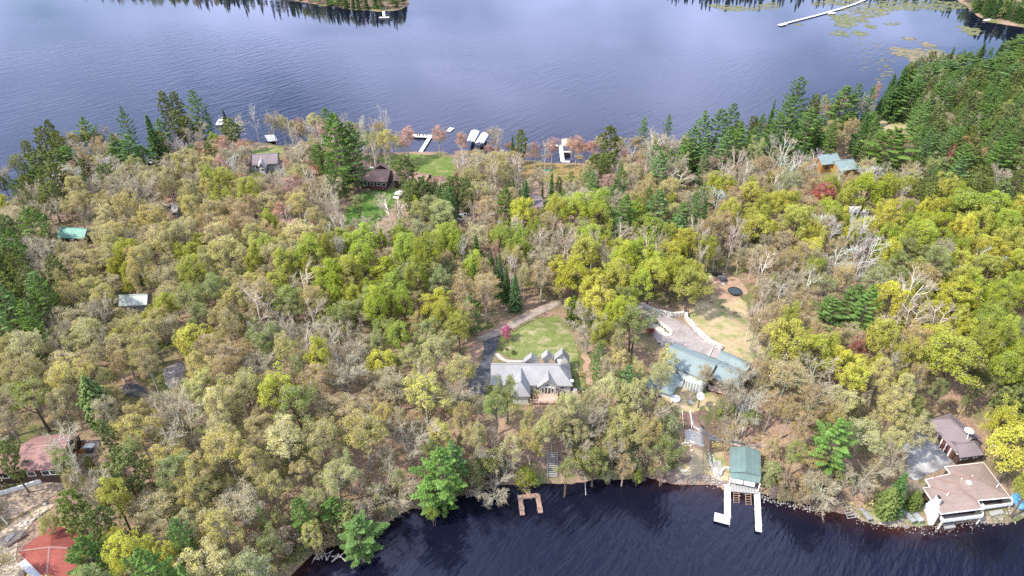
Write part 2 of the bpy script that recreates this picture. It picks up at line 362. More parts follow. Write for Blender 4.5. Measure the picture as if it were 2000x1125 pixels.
wv = np.stack([XX.ravel(), YY.ravel(), np.zeros(XX.size)], 1)[used]
sh = np.clip(np.exp(np.minimum(SD.ravel()[used], 0) / 1.6), 0, 1)
smask = sum(np.exp(-((wv[:, 0] - q[0]) ** 2 + (wv[:, 1] - q[1]) ** 2) / r_ ** 2) for q, r_ in ((W(1365, 945), 9), (W(585, 1112), 8), (W(1800, 1035), 12), (W(1600, 1000), 6)))
sh = sh * np.clip(.12 + smask, 0, 1)
bay = W(1800, 60); cal = 1 - .9 * np.exp(-((wv[:, 0] - bay[0] - 10) ** 2 / 150 ** 2 + (wv[:, 1] - bay[1] - 20) ** 2 / 110 ** 2))
cal *= 1 - .42 * np.clip((wv[:, 1] - 200) / 60, 0, 1); cal *= 1 - .75 * np.clip((wv[:, 1] - 400) / 90, 0, 1)
wv2 = [(-6000, -3000, 0), (6000, -3000, 0), (6000, 9000, 0), (-6000, 9000, 0)]
x0, x1, y0, y1 = GX[0], GX[-1], GY[0], GY[-1]
nv = len(wv); ring = np.array([(x0, y0, 0), (x1, y0, 0), (x1, y1, 0), (x0, y1, 0)])
wv = np.vstack([wv, wv2, ring]); sh = np.concatenate([sh, np.zeros(8)]); cal = np.concatenate([cal, np.full(8, .25)])
rq = np.array([[nv, nv + 1, nv + 5, nv + 4], [nv + 1, nv + 2, nv + 6, nv + 5], [nv + 2, nv + 3, nv + 7, nv + 6], [nv + 3, nv, nv + 4, nv + 7]])
M['water'] = water_mat()
tag(obj('lake_water', mesh_np('lake_water', wv, np.vstack([inv.reshape(wq.shape), rq]), [M['water']], attrs={'shallow': sh, 'calm': cal})), kind='structure', label='dark blue lake water with wind ripples')
bm_ = B((0, 0, 0)); bm_.add([(-7000, -4000, -4.5), (7000, -4000, -4.5), (7000, 10000, -4.5), (-7000, 10000, -4.5)], [(0, 1, 2, 3)])
tag(bm_.build('lake_bed', M['mulch']), kind='structure', label='dark bed of the lake')

CLEAR_POLY = []      # world polygons where no tree stands
def inpoly(x, y, P, grow=0.0):
    if x < P[:, 0].min() - max(grow, 0) or x > P[:, 0].max() + max(grow, 0) or y < P[:, 1].min() - max(grow, 0) or y > P[:, 1].max() + max(grow, 0): return False
    return sdist(np.array([x]), np.array([y]), P)[0] > -grow
def sheet(name, px, m, lift=.09, step=.8, label=None, kind='structure', clear=1.5, world=None):
    P = np.array([G(u, v)[:2] for u, v in px]) if world is None else np.array(world)
    if m.name.startswith(('lawn', 'vivid', 'dry', 'bare', 'amber', 'leaf')):
        rj = random.Random(len(px)); Q = []
        for i in range(len(P)):
            a, b = P[i], P[(i + 1) % len(P)]; n_ = max(1, int(np.linalg.norm(b - a) / 1.3))
            for k in range(n_): Q.append(a + (b - a) * k / n_ + np.array([rj.gauss(0, .42), rj.gauss(0, .42)]))
        P = np.array(Q)
    xs = np.arange(P[:, 0].min() - step, P[:, 0].max() + step * 2, step); ys = np.arange(P[:, 1].min() - step, P[:, 1].max() + step * 2, step)
    X, Y = np.meshgrid(xs, ys); s = sdist(X, Y, P).reshape(X.shape)
    X = X.copy(); Y = Y.copy()
    out = s < 0; ox, oy = X[out], Y[out]; best = np.full(ox.shape, 1e9); bx, by = ox.copy(), oy.copy()
    for i in range(len(P)):
        a = P[i]; e = P[(i + 1) % len(P)] - a; t = np.clip(((ox - a[0]) * e[0] + (oy - a[1]) * e[1]) / (e @ e), 0, 1)
        qx, qy = a[0] + t * e[0], a[1] + t * e[1]; d = np.hypot(ox - qx, oy - qy); k = d < best
        best[k] = d[k]; bx[k] = qx[k]; by[k] = qy[k]
    X[out] = bx; Y[out] = by
    a_, b_ = X.shape; ix = np.arange(a_ * b_).reshape(a_, b_)
    q = np.stack([ix[:-1, :-1], ix[:-1, 1:], ix[1:, 1:], ix[1:, :-1]], -1).reshape(-1, 4)
    q = q[(s.ravel()[q] > 0).any(1)]
    us, iv = np.unique(q, return_inverse=True)
    Z = np.array([hgt(x, y) + lift for x, y in zip(X.ravel()[us], Y.ravel()[us])])
    me = mesh_np(name, np.stack([X.ravel()[us], Y.ravel()[us], Z], 1), iv.reshape(q.shape), [m], smooth=True)
    CLEAR_POLY.append((P, clear))
    return tag(obj(name, me), label, kind=kind)
def grass_mat(name, a, b2, c3, sc1=.35):
    m, n, l, b = nodes(name); b.inputs['Roughness'].default_value = .95; b.inputs['Specular IOR Level'].default_value = .1
    tcn = n.new('ShaderNodeTexCoord')
    n1 = n.new('ShaderNodeTexNoise'); n1.inputs['Scale'].default_value = sc1; n1.inputs['Detail'].default_value = 8; n1.inputs['Roughness'].default_value = .75
    n2 = n.new('ShaderNodeTexNoise'); n2.inputs['Scale'].default_value = sc1 * .5; n2.inputs['Detail'].default_value = 5
    l.new(tcn.outputs['Object'], n1.inputs['Vector']); mp2 = n.new('ShaderNodeMapping'); mp2.inputs['Location'].default_value = (40, 17, 0)
    l.new(tcn.outputs['Object'], mp2.inputs[0]); l.new(mp2.outputs[0], n2.inputs['Vector'])
    r = n.new('ShaderNodeValToRGB'); r.color_ramp.elements[0].position = .35; r.color_ramp.elements[1].position = .65
    r.color_ramp.elements[0].color = (*a, 1); r.color_ramp.elements[1].color = (*b2, 1)
    r2 = n.new('ShaderNodeValToRGB'); r2.color_ramp.elements[0].position = .52; r2.color_ramp.elements[1].position = .68
    l.new(n1.outputs['Fac'], r.inputs[0]); l.new(n2.outputs['Fac'], r2.inputs[0])
    mx = n.new('ShaderNodeMixRGB'); mx.inputs[2].default_value = (*c3, 1); l.new(r2.outputs[0], mx.inputs[0]); l.new(r.outputs[0], mx.inputs[1])
    l.new(mx.outputs[0], b.inputs['Base Color'])
    bp = n.new('ShaderNodeBump'); bp.inputs['Strength'].default_value = .5; bp.inputs['Distance'].default_value = .12
    l.new(n1.outputs['Fac'], bp.inputs['Height']); l.new(bp.outputs[0], b.inputs['Normal'])
    return m
M['lawn'] = grass_mat('lawn_grass', (.075, .12, .025), (.13, .17, .045), (.19, .19, .075), .6)
M['lawn_green'] = grass_mat('vivid_lawn', (.045, .105, .018), (.085, .155, .03), (.13, .15, .05), .6)
M['lawn_dry'] = grass_mat('dry_lawn', (.09, .125, .03), (.20, .21, .08), (.29, .255, .145), .7)
M['slope'] = grass_mat('bare_slope', (.27, .22, .11), (.42, .33, .22), (.17, .21, .06), .45)
M['amber'] = grass_mat('amber_grass', (.19, .125, .045), (.27, .19, .09), (.13, .13, .035), .5)
M['litter'] = grass_mat('leaf_litter', (.27, .17, .12), (.38, .26, .19), (.22, .16, .10), .8)

sheet('lawn', [(985,648),(1005,634),(1040,622),(1088,618),(1108,632),(1120,660),(1132,700),(1138,760),(1128,768),(1118,720),(1070,700),(1005,700),(985,690),(995,668)], M['lawn_dry'], .07)
sheet('lawn', [(765,303),(800,301),(840,303),(886,308),(888,330),(880,352),(845,356),(820,340),(790,330),(760,332),(735,318)], M['lawn'], .07)
sheet('lawn', [(690,392),(712,376),(745,370),(768,376),(772,392),(764,412),(740,432),(705,450),(672,445),(672,420)], M['lawn_green'], .07)
sheet('meadow', [(480,290),(545,286),(560,296),(545,304),(495,306)], M['lawn_dry'], .07)
sheet('meadow', [(1345,608),(1362,592),(1400,570),(1440,575),(1462,600),(1468,640),(1490,690),(1470,712),(1418,690),(1392,668),(1368,650),(1350,632)], M['slope'], .07)
sheet('clearing', [(1380,540),(1420,535),(1452,550),(1460,575),(1430,590),(1400,580),(1384,562)], M['litter'], .075)
sheet('meadow', [(1715,240),(1735,225),(1770,236),(1778,246),(1752,262),(1722,254)], M['slope'], .08)
sheet('shore_grass', [(1005,322),(1060,319),(1120,321),(1150,330),(1140,352),(1080,360),(1030,350),(1000,340)], M['amber'], .07)
sheet('litter_clearing', [(1240,590),(1262,590),(1300,600),(1345,605),(1340,615),(1300,608),(1260,600)], M['litter'], .07)
sheet('leaf_litter', [(900,700),(930,672),(948,668),(945,690),(930,706),(915,722),(903,745)], M['litter'], .07)
sheet('leaf_litter', [(935,650),(960,640),(1000,622),(1040,602),(1075,590),(1078,598),(1040,612),(1000,632),(965,648),(940,662)], M['litter'], .06)
sheet('footpath', [(1136,690),(1146,690),(1156,752),(1146,755)], M['litter'], .09, .6)
# drives
sheet('gravel_drive', [(930,660),(960,648),(1000,628),(1040,607),(1075,592),(1098,584),(1100,592),(1080,603),(1045,620),(1010,638),(975,656),(940,668)], M['gravel'], .11)
sheet('asphalt_drive', [(944,666),(960,662),(975,657),(972,672),(966,692),(960,705),(957,740),(948,770),(920,772),(912,758),(922,735),(937,712),(946,688)], M['asphalt'], .12)
sheet('footpath', [(966,692),(974,690),(986,702),(1000,704),(1022,704),(1020,709),(990,709),(975,702)], M['concrete'], .13, .5)
sheet('old_asphalt_drive', [(1225,582),(1250,594),(1290,612),(1334,630),(1352,642),(1378,668),(1408,684),(1402,702),(1330,676),(1312,690),(1286,672),(1268,640),(1256,616),(1230,598)], M['asphalt_old'], .10)
sheet('garage_court', [(1764,928),(1772,900),(1760,872),(1768,850),(1800,846),(1830,866),(1862,902),(1850,912),(1815,925),(1790,940)], M['court'], .10)
sheet('dirt_drive', [(0,968),(30,960),(100,934),(135,922),(150,935),(118,958),(85,982),(30,1012),(0,1020)], M['dirt'], .1)
sheet('yard_soil', [(0,1040),(30,1018),(90,985),(110,985),(70,1015),(38,1050),(30,1090),(50,1125),(0,1140)], M['sand'], .09)
sheet('yard_soil', [(120,868),(150,858),(195,862),(192,888),(160,905),(130,915)], M['sand'], .09)
sheet('forest_road', [(318,722),(345,708),(362,712),(358,740),(340,765),(322,750)], M['asphalt_old'], .1)
sheet('forest_road', [(240,752),(262,748),(288,760),(285,778),(262,776),(240,770)], M['asphalt'], .1)
sheet('yard_soil', [(1300,770),(1330,752),(1372,762),(1405,780),(1400,805),(1360,812),(1330,808),(1310,800)], M['slope'], .09)
sheet('mulch_bed', [(1353,806),(1378,800),(1384,826),(1372,842),(1354,832)], M['mulch'], .11, .5)
sheet('stone_patio', [(1337,842),(1352,838),(1376,856),(1374,868),(1356,864),(1338,858)], M['concrete'], .11, .5)
sheet('shore_yard', [(1322,880),(1345,868),(1380,872),(1420,880),(1424,940),(1400,940),(1370,934),(1335,930),(1318,915)], M['slope'], .07, clear=0)
sheet('stone_path', [(1345,806),(1350,804),(1356,834),(1384,848),(1412,856),(1495,870),(1494,876),(1408,862),(1380,855),(1350,840)], M['concrete'], .13, .5)
sheet('shore_lawn', [(1668,1005),(1690,990),(1800,1006),(1810,1024),(1790,1027),(1740,1020),(1700,1014)], M['lawn_dry'], .07, clear=0)
sheet('mulch_bed', [(845,345),(868,343),(872,352),(860,357),(843,355)], M['mulch'], .11, .5, clear=.5)

# ------------------------------------------------------------------ tree shapes
def unit(a): return a / np.maximum(np.linalg.norm(a, axis=-1, keepdims=True), 1e-9)
def leaf_quads(pos, nrm, ln, wd_, rng, axis=None):
    n = len(pos); r = rng.normal(size=(n, 3)) if axis is None else axis
    t = unit(r - nrm * (r * nrm).sum(1, keepdims=True)); b = np.cross(nrm, t)
    ln = np.asarray(ln).reshape(-1, 1) / 2; wd_ = np.asarray(wd_).reshape(-1, 1) / 2
    v = np.stack([pos - t * ln, pos - b * wd_, pos + t * ln, pos + b * wd_], 1).reshape(-1, 3)
    return v, np.arange(4 * n).reshape(n, 4)
def cones(a, b, ra, rb, sides=3):
    """tapered sticks from a to b"""
    n = len(a); d = unit(b - a); up = np.where(np.abs(d[:, 2:3]) < .9, np.array([[0, 0, 1.]]), np.array([[1., 0, 0]]))
    r = unit(np.cross(d, up)); u = np.cross(r, d); vs = []
    for p, rad in ((a, ra), (b, rb)):
        rad = np.broadcast_to(np.asarray(rad, float).reshape(-1, 1), (n, 1))
        for i in range(sides):
            t = 2 * math.pi * i / sides; vs.append(p + (r * math.cos(t) + u * math.sin(t)) * rad)
    v = np.stack(vs, 1).reshape(-1, 3); k = 2 * sides
    f = np.concatenate([np.arange(n)[:, None] * k + np.array([[i, (i + 1) % sides, sides + (i + 1) % sides, sides + i]]) for i in range(sides)])
    return v, f
class TB:
    def __init__(s): s.v = []; s.f = []; s.m = []; s.a = []; s.w = []; s.n = 0
    def add(s, v, f, m=0, a=None, w=None):
        s.v.append(v); s.f.append(f + s.n); s.m.append(np.full(len(f), m)); s.n += len(v)
        s.a.append(np.full(len(v), .5) if a is None else a); s.w.append(np.full(len(v), .5) if w is None else w)
    def mesh(s, name, mats):
        return mesh_np(name, np.vstack(s.v), np.vstack(s.f), mats, np.concatenate(s.m), {'v': np.concatenate(s.a), 'w': np.concatenate(s.w)})
def path(a, b, n, bow, rng):
    t = np.linspace(0, 1, n)[:, None]; p = a + (b - a) * t
    off = rng.normal(size=3) * bow; off[2] += bow * .3
    return p + np.sin(t * math.pi) * off
def limb(tb, p, r0, r1, sides=5):
    k = len(p) - 1; r = np.linspace(r0, r1, k + 1)
    v, f = cones(p[:-1], p[1:] + (p[1:] - p[:-1]) * .04, r[:-1], r[1:], sides); tb.add(v, f)
def broadleaf(seed, H, R, low, nclump, nleaf, ls, rc, twig, nstem=1, spread=1.0, hollow=.55, flat=.75, lean=0.0):
    """trunk + crown meshes: lobed crown of leaf clumps carried by limbs"""
    rng = np.random.default_rng(seed); tr = TB(); cb = TB()
    zb = low * H; zc = (zb + H) / 2 + .03 * H; az = (H - zb) / 2
    d = unit(rng.normal(size=(nclump * 8, 3)) * [1, 1, .9]); hole = np.sin(d[:, 0] * 5 + seed) + np.sin(d[:, 1] * 5.5 + seed * 2) + np.sin(d[:, 2] * 6 + seed * 3); d = d[(d[:, 2] > -.6) & (hole > -1.15)][:nclump]
    # even them out a little
    ang = rng.uniform(0, 6.28, 5); lob = 1 + .24 * sum(np.cos((i + 2) * np.arctan2(d[:, 1], d[:, 0]) + ang[i] + 1.5 * d[:, 2]) for i in range(3)) / 1.6
    rad = rng.uniform(hollow, 1.0, len(d)) ** .7 * lob * .86
    wid = 1 - .25 * np.clip(d[:, 2:3], 0, 1)
    C = np.stack([d[:, 0] * R, d[:, 1] * R, d[:, 2] * az], 1) * rad[:, None] * np.hstack([wid, wid, np.ones_like(wid)]) + [0, 0, zc]
    C[:, 2] = np.minimum(C[:, 2], H * .96)
    C[:, 0] += lean * (C[:, 2] / H) ** 1.5 * R
    r0 = .018 * H + .06
    tops = []
    for s_ in range(nstem):
        a = np.array([rng.normal() * .15, rng.normal() * .15, -.6]) if nstem > 1 else np.array([0, 0, -.6])
        az_ = s_ * 2 * math.pi / nstem + rng.uniform(0, 1); off = 0 if nstem == 1 else R * .35
        b = np.array([math.cos(az_) * off + lean * R * .5, math.sin(az_) * off, H * rng.uniform(.66, .8)])
        p = path(a, b, 9, .18, rng); limb(tr, p, r0 * (1 if nstem == 1 else .65), r0 * .3, 7); tops.append(p)
    nl = 9; cent = C[rng.choice(len(C), min(nl, len(C)), replace=False)]
    own = np.argmin(((C[:, None] - cent[None]) ** 2).sum(2), 1)
    for i, c in enumerate(cent):
        mem = C[own == i]
        if not len(mem): continue
        tgt = mem.mean(0); tgt = tgt * [.62, .62, 1] ; tgt[2] = tgt[2] * .9
        st = tops[i % nstem]; zst = np.clip(tgt[2] - rng.uniform(.25, .5) * np.hypot(tgt[0], tgt[1]) - .08 * H, zb * .75, st[-1, 2])
        k = np.argmin(np.abs(st[:, 2] - zst)); base = st[k]
        lp = path(base, tgt, 6, .3, rng); limb(tr, lp, r0 * .42, r0 * .17, 5)
        for c2 in mem:
            j = np.argmin(((lp - c2) ** 2).sum(1)); j = min(max(j, 1), 5)
            bp = path(lp[j], c2, 4, .2, rng); limb(tr, bp, r0 * .17, r0 * .06, 4)
    # twigs
    nt_ = twig; k = rng.integers(0, len(C), nt_); dd = unit(rng.normal(size=(nt_, 3)) + [0, 0, .35])
    rcv = rng.uniform(.75, 1.25, len(C)) * rc
    a = C[k] + dd * .1; b = C[k] + dd * (rcv[k] * rng.uniform(.7, 1.15, nt_))[:, None] * [1, 1, flat]
    v, f = cones(a, b, .035, .012, 3); cb.add(v, f, 1)
    # leaves
    wgt = rcv ** 2; k = rng.choice(len(C), nleaf, p=wgt / wgt.sum()); dd = unit(rng.normal(size=(nleaf, 3)) + [0, 0, .38])
    rr = rcv[k] * rng.uniform(.45, 1.0, nleaf) ** .5
    # small tufts inside each clump
    tuft = unit(rng.normal(size=(len(C) * 14, 3)) + [0, 0, .38]).reshape(len(C), 14, 3)
    dt = tuft[k, rng.integers(0, 14, nleaf)]; dd = unit(dd * .42 + dt * .75)
    pos = C[k] + dd * rr[:, None] * [1, 1, flat]
    pos += rng.normal(size=pos.shape) * .05
    nrm = unit(dd * .7 + [0, 0, .45] + rng.normal(size=dd.shape) * .5)
    s = ls * rng.uniform(.6, 1.35, nleaf)
    v, f = leaf_quads(pos, nrm, s, s * rng.uniform(.6, .95, nleaf), rng)
    cv = rng.uniform(.2, .8, len(C)); al = np.clip(cv[k] * .5 + rng.uniform(0, .5, nleaf), 0, 1)
    cw = rng.uniform(0, 1, len(C)); aw = cw[k] * .6 + rng.uniform(0, .4, nleaf)
    cb.add(v, f, 0, np.repeat(al, 4), np.repeat(aw, 4))
    return tr.mesh('trunk_shape', [M['bark']]), cb.mesh('crown_shape', [M['leaf'], M['twig']]), H, R
def bare(seed, H, R, low, nbud, bs, nstem=1, vase=True, ntw=900, white=False):
    """leafless or budding tree: limbs, branches and fine twigs"""
    rng = np.random.default_rng(seed); tr = TB(); cb = TB(); r0 = .012 * H + .05; ends = []; dirs = []
    for s_ in range(nstem):
        az_ = s_ * 2 * math.pi / nstem + rng.uniform(0, 1.5); off = R * (.45 if nstem > 1 else .05)
        b = np.array([math.cos(az_) * off, math.sin(az_) * off, H * rng.uniform(.72, .86)])
        p = path(np.array([0, 0, -.6]), b, 10, .25, rng); limb(tr, p, r0 * (1 if nstem == 1 else .7), r0 * .28, 6)
        nl = int(11 / nstem ** .5)
        for i in range(nl):
            t = rng.uniform(low, .98); q = p[int(t * 9)]; a2 = az_ + rng.uniform(-1.7, 1.7) if nstem > 1 else i * 2.4 + rng.uniform(-.4, .4)
            el = rng.uniform(.5, 1.1) if vase else rng.uniform(.2, .7); ln = R * rng.uniform(.7, 1.15) * (1.25 - .5 * t)
            e = q + np.array([math.cos(a2) * math.cos(el), math.sin(a2) * math.cos(el), math.sin(el)]) * ln * 1.25
            e[2] = min(e[2], H * .97)
            lp = path(q, e, 7, .3, rng); lp[:, 2] += np.linspace(0, 1, 7) ** 2 * .5; limb(tr, lp, r0 * .36, r0 * .10, 4)
            for j in range(6):
                q2 = lp[rng.integers(2, 7)]; dd = unit(unit(e - q) + rng.normal(size=3) * .65 + [0, 0, .25]); l2 = ln * rng.uniform(.3, .55)
                bp = path(q2, q2 + dd * l2, 4, .12, rng); limb(tr, bp, r0 * .13, r0 * .045, 3)
                ends += [bp[1], bp[2], bp[3]]; dirs += [dd] * 3
    E = np.array(ends); D = np.array(dirs); k = rng.integers(0, len(E), ntw)
    dd = unit(D[k] + rng.normal(size=(ntw, 3)) * .6 + [0, 0, .2]); ln = rng.uniform(.5, 1.35, ntw)[:, None] * R * .24
    a = E[k] + rng.normal(size=(ntw, 3)) * .1; b = a + dd * ln
    v, f = cones(a, b, .034, .012, 3); (cb if not white else tr).add(v, f, 1 if not white else 0)
    m_ = np.repeat(k, 0)
    if nbud:
        kk = rng.integers(0, ntw, nbud); t = rng.uniform(.3, 1.1, nbud)[:, None]; pos = a[kk] + (b[kk] - a[kk]) * t + rng.normal(size=(nbud, 3)) * .16
        nrm = unit(rng.normal(size=(nbud, 3)) + [0, 0, .6]); s = bs * rng.uniform(.6, 1.3, nbud)
        v, f = leaf_quads(pos, nrm, s, s * .8, rng); al = rng.uniform(0, 1, nbud)
        cb.add(v, f, 0, np.repeat(al, 4), np.repeat(rng.uniform(0, 1, nbud), 4))
    return tr.mesh('trunk_shape', [M['bark']]), cb.mesh('crown_shape', [M['leaf'], M['twig']]), H, R
def conifer(seed, H, R, low, kind):
    rng = np.random.default_rng(seed); tr = TB(); cb = TB(); r0 = .014 * H + .06
    p = path(np.array([0, 0, -.6]), np.array([0, 0, H * .99]), 9, .12, rng); limb(tr, p, r0, .03, 7)
    z = low * H; Ls = []
    gap = {'white': 1.15, 'red': 1.0, 'spruce': .62, 'cedar': .6}[kind] * H / 18
    lobe = rng.uniform(0, 6.28); la = {'white': .18, 'red': .12, 'spruce': .05, 'cedar': .12}[kind]
    while z < H * .985:
        t = (z - low * H) / (H * (1 - low))
        if kind == 'white': prof = min(1, (1 - t) * 2.0 + .10) * (.66 + .34 * min(1, t * 4)) * rng.uniform(.66, 1.12)
        elif kind == 'red': prof = math.sqrt(max(0, 1 - (max(t - .35, 0) / .67) ** 2)) * (.55 + .45 * min(1, t * 3)) * rng.uniform(.75, 1.05)
        elif kind == 'cedar': prof = min(1, (1 - t) * 1.9 + .05) * rng.uniform(.85, 1.05)
        else: prof = ((1 - t) * .95 + .05) * rng.uniform(.85, 1.08)
        nb = {'white': 5, 'red': 5, 'spruce': 8, 'cedar': 9}[kind]; a0 = rng.uniform(0, 6.28)
        for i in range(nb):
            az = a0 + i * 2 * math.pi / nb + rng.uniform(-.25, .25)
            Lb = R * prof * (1 + la * math.cos(2 * az + lobe)) * rng.uniform(.8, 1.15)
            el = {'white': .10 + .55 * t, 'red': .25 + .5 * t, 'spruce': -.22 + .5 * t, 'cedar': .5}[kind] + rng.uniform(-.08, .08)
            Ls.append((z + rng.uniform(-.2, .2), az, Lb, el))
        z += gap * rng.uniform(.85, 1.2) * (1 if kind != 'white' else (1.25 - .5 * t))
    A_, B_ = [], []
    P, Nn, Ax, Ln, Wd, Va = [], [], [], [], [], []
    for (z, az, Lb, el) in Ls:
        if Lb < .12: continue
        h = np.array([math.cos(az), math.sin(az), 0.]); s = np.array([-math.sin(az), math.cos(az), 0.])
        a = np.array([0, 0, z]); e = a + (h * math.cos(el) + [0, 0, math.sin(el)]) * Lb
        if kind in ('white', 'spruce'): e[2] += .06 * Lb
        A_.append(a); B_.append(e)
        m_ = int({'white': 19, 'red': 28, 'spruce': 9, 'cedar': 10}[kind] * (.5 + Lb * .75)); bv = rng.uniform(0, 1)
        if kind == 'red':
            nt2 = max(2, int(Lb * 1.5)); tc_ = rng.uniform(.45, 1, nt2); lat = rng.normal(size=nt2) * .22 * Lb; ci = rng.integers(0, nt2, m_ * 2)
            c = a + (e - a) * tc_[ci][:, None] + s * lat[ci][:, None]
            dd = unit(rng.normal(size=(len(ci), 3)) + [0, 0, .5]); pos = c + dd * rng.uniform(.1, .36, len(ci))[:, None]
            P.append(pos); Nn.append(unit(dd + rng.normal(size=dd.shape) * .6)); Ax.append(dd); Ln.append(rng.uniform(.3, .5, len(ci))); Wd.append(rng.uniform(.14, .26, len(ci)))
            Va.append(np.clip(bv * .5 + rng.uniform(0, .5, len(ci)), 0, 1))
        else:
            t = rng.uniform({'white': .32, 'spruce': .12, 'cedar': .3}[kind], 1.03, m_ * 2) ** .8
            fan = {'white': .34, 'spruce': .26, 'cedar': .2}[kind]
            side = rng.uniform(-1, 1, len(t)); lat = side * fan * Lb * (1.15 - t) * 1.2
            pos = a + (e - a) * t[:, None] + s * lat[:, None]; pos[:, 2] += rng.normal(size=len(t)) * .07 + (.05 if kind == 'white' else -.03)
            dd = unit(h + s * (side * .9)[:, None] + np.array([0, 0, .28 if kind == 'white' else -.05]) + rng.normal(size=(len(t), 3)) * .22)
            P.append(pos); Nn.append(unit(np.array([0, 0, 1.]) + h * .25 + rng.normal(size=dd.shape) * .42)); Ax.append(dd)
            Ln.append(rng.uniform(.4, .75, len(t)) * (1 if kind == 'white' else .72)); Wd.append(rng.uniform(.15, .28, len(t)))
            Va.append(np.clip(bv * .45 + .35 * np.clip(t, 0, 1) + rng.uniform(0, .25, len(t)), 0, 1))
    v, f = cones(np.array(A_), np.array(B_), .05, .015, 3); cb.add(v, f, 1)
    P = np.vstack(P); v, f = leaf_quads(P, np.vstack(Nn), np.concatenate(Ln), np.concatenate(Wd), rng, np.vstack(Ax))
    cb.add(v, f, 0, np.repeat(np.concatenate(Va), 4), np.repeat(rng.uniform(0, 1, len(P)), 4))
    return tr.mesh('trunk_shape', [M['bark']]), cb.mesh('crown_shape', [M['needle'], M['conifer_twig']]), H, R

PROTO = {
 'oak': [broadleaf(s, 15, 4.6, .30, nc, 6500, .225, .92, 1300, 1, hollow=.5, flat=.85) for s, nc in ((11, 80), (12, 66), (13, 90), (14, 74), (15, 60))],
 'maple': [broadleaf(s, 15, 4.3, .24, nc, 8500, .25, .95, 300, 1, hollow=.55, flat=.85) for s, nc in ((21, 90), (22, 76), (23, 84), (24, 100), (25, 66))],
 'light': [broadleaf(s, 15, 3.8, .34, 62, 4200, .20, .85, 700, n, hollow=.4) for s, n in ((31, 1), (32, 2), (33, 1))],
 'bud': [broadleaf(s, 14, 3.9, .30, 70, 3600, .19, .9, 1100, 1, hollow=.35) for s in (41, 42, 43)],
 'bare': [bare(s, 14, 4.0, .35, 900, .15, n, True, 1500) for s, n in ((51, 1), (52, 2), (53, 3))],
 'birch': [bare(s, 17, 3.4, .45, 900, .18, n, True, 700) for s, n in ((61, 2), (62, 3), (63, 1))],
 'dead': [bare(s, 16, 3.0, .5, 0 + 60, .12, n, True, 420, True) for s, n in ((71, 1), (72, 2))],
 'wpine': [conifer(s, 21, 4.6, .12, 'white') for s in (81, 82, 83, 84)],
 'rpine': [conifer(s, 17, 3.6, .32, 'red') for s in (91, 92, 93)],
 'spruce': [conifer(s, 15, 2.7, .06, 'spruce') for s in (101, 102)],
 'cedar': [conifer(s, 9, 2.2, .03, 'cedar') for s in (111,)],
 'bush': [broadleaf(s, 4, 2.1, .08, 22, 1500, .22, .75, 160, 3, hollow=.5) for s in (121, 122)],
}
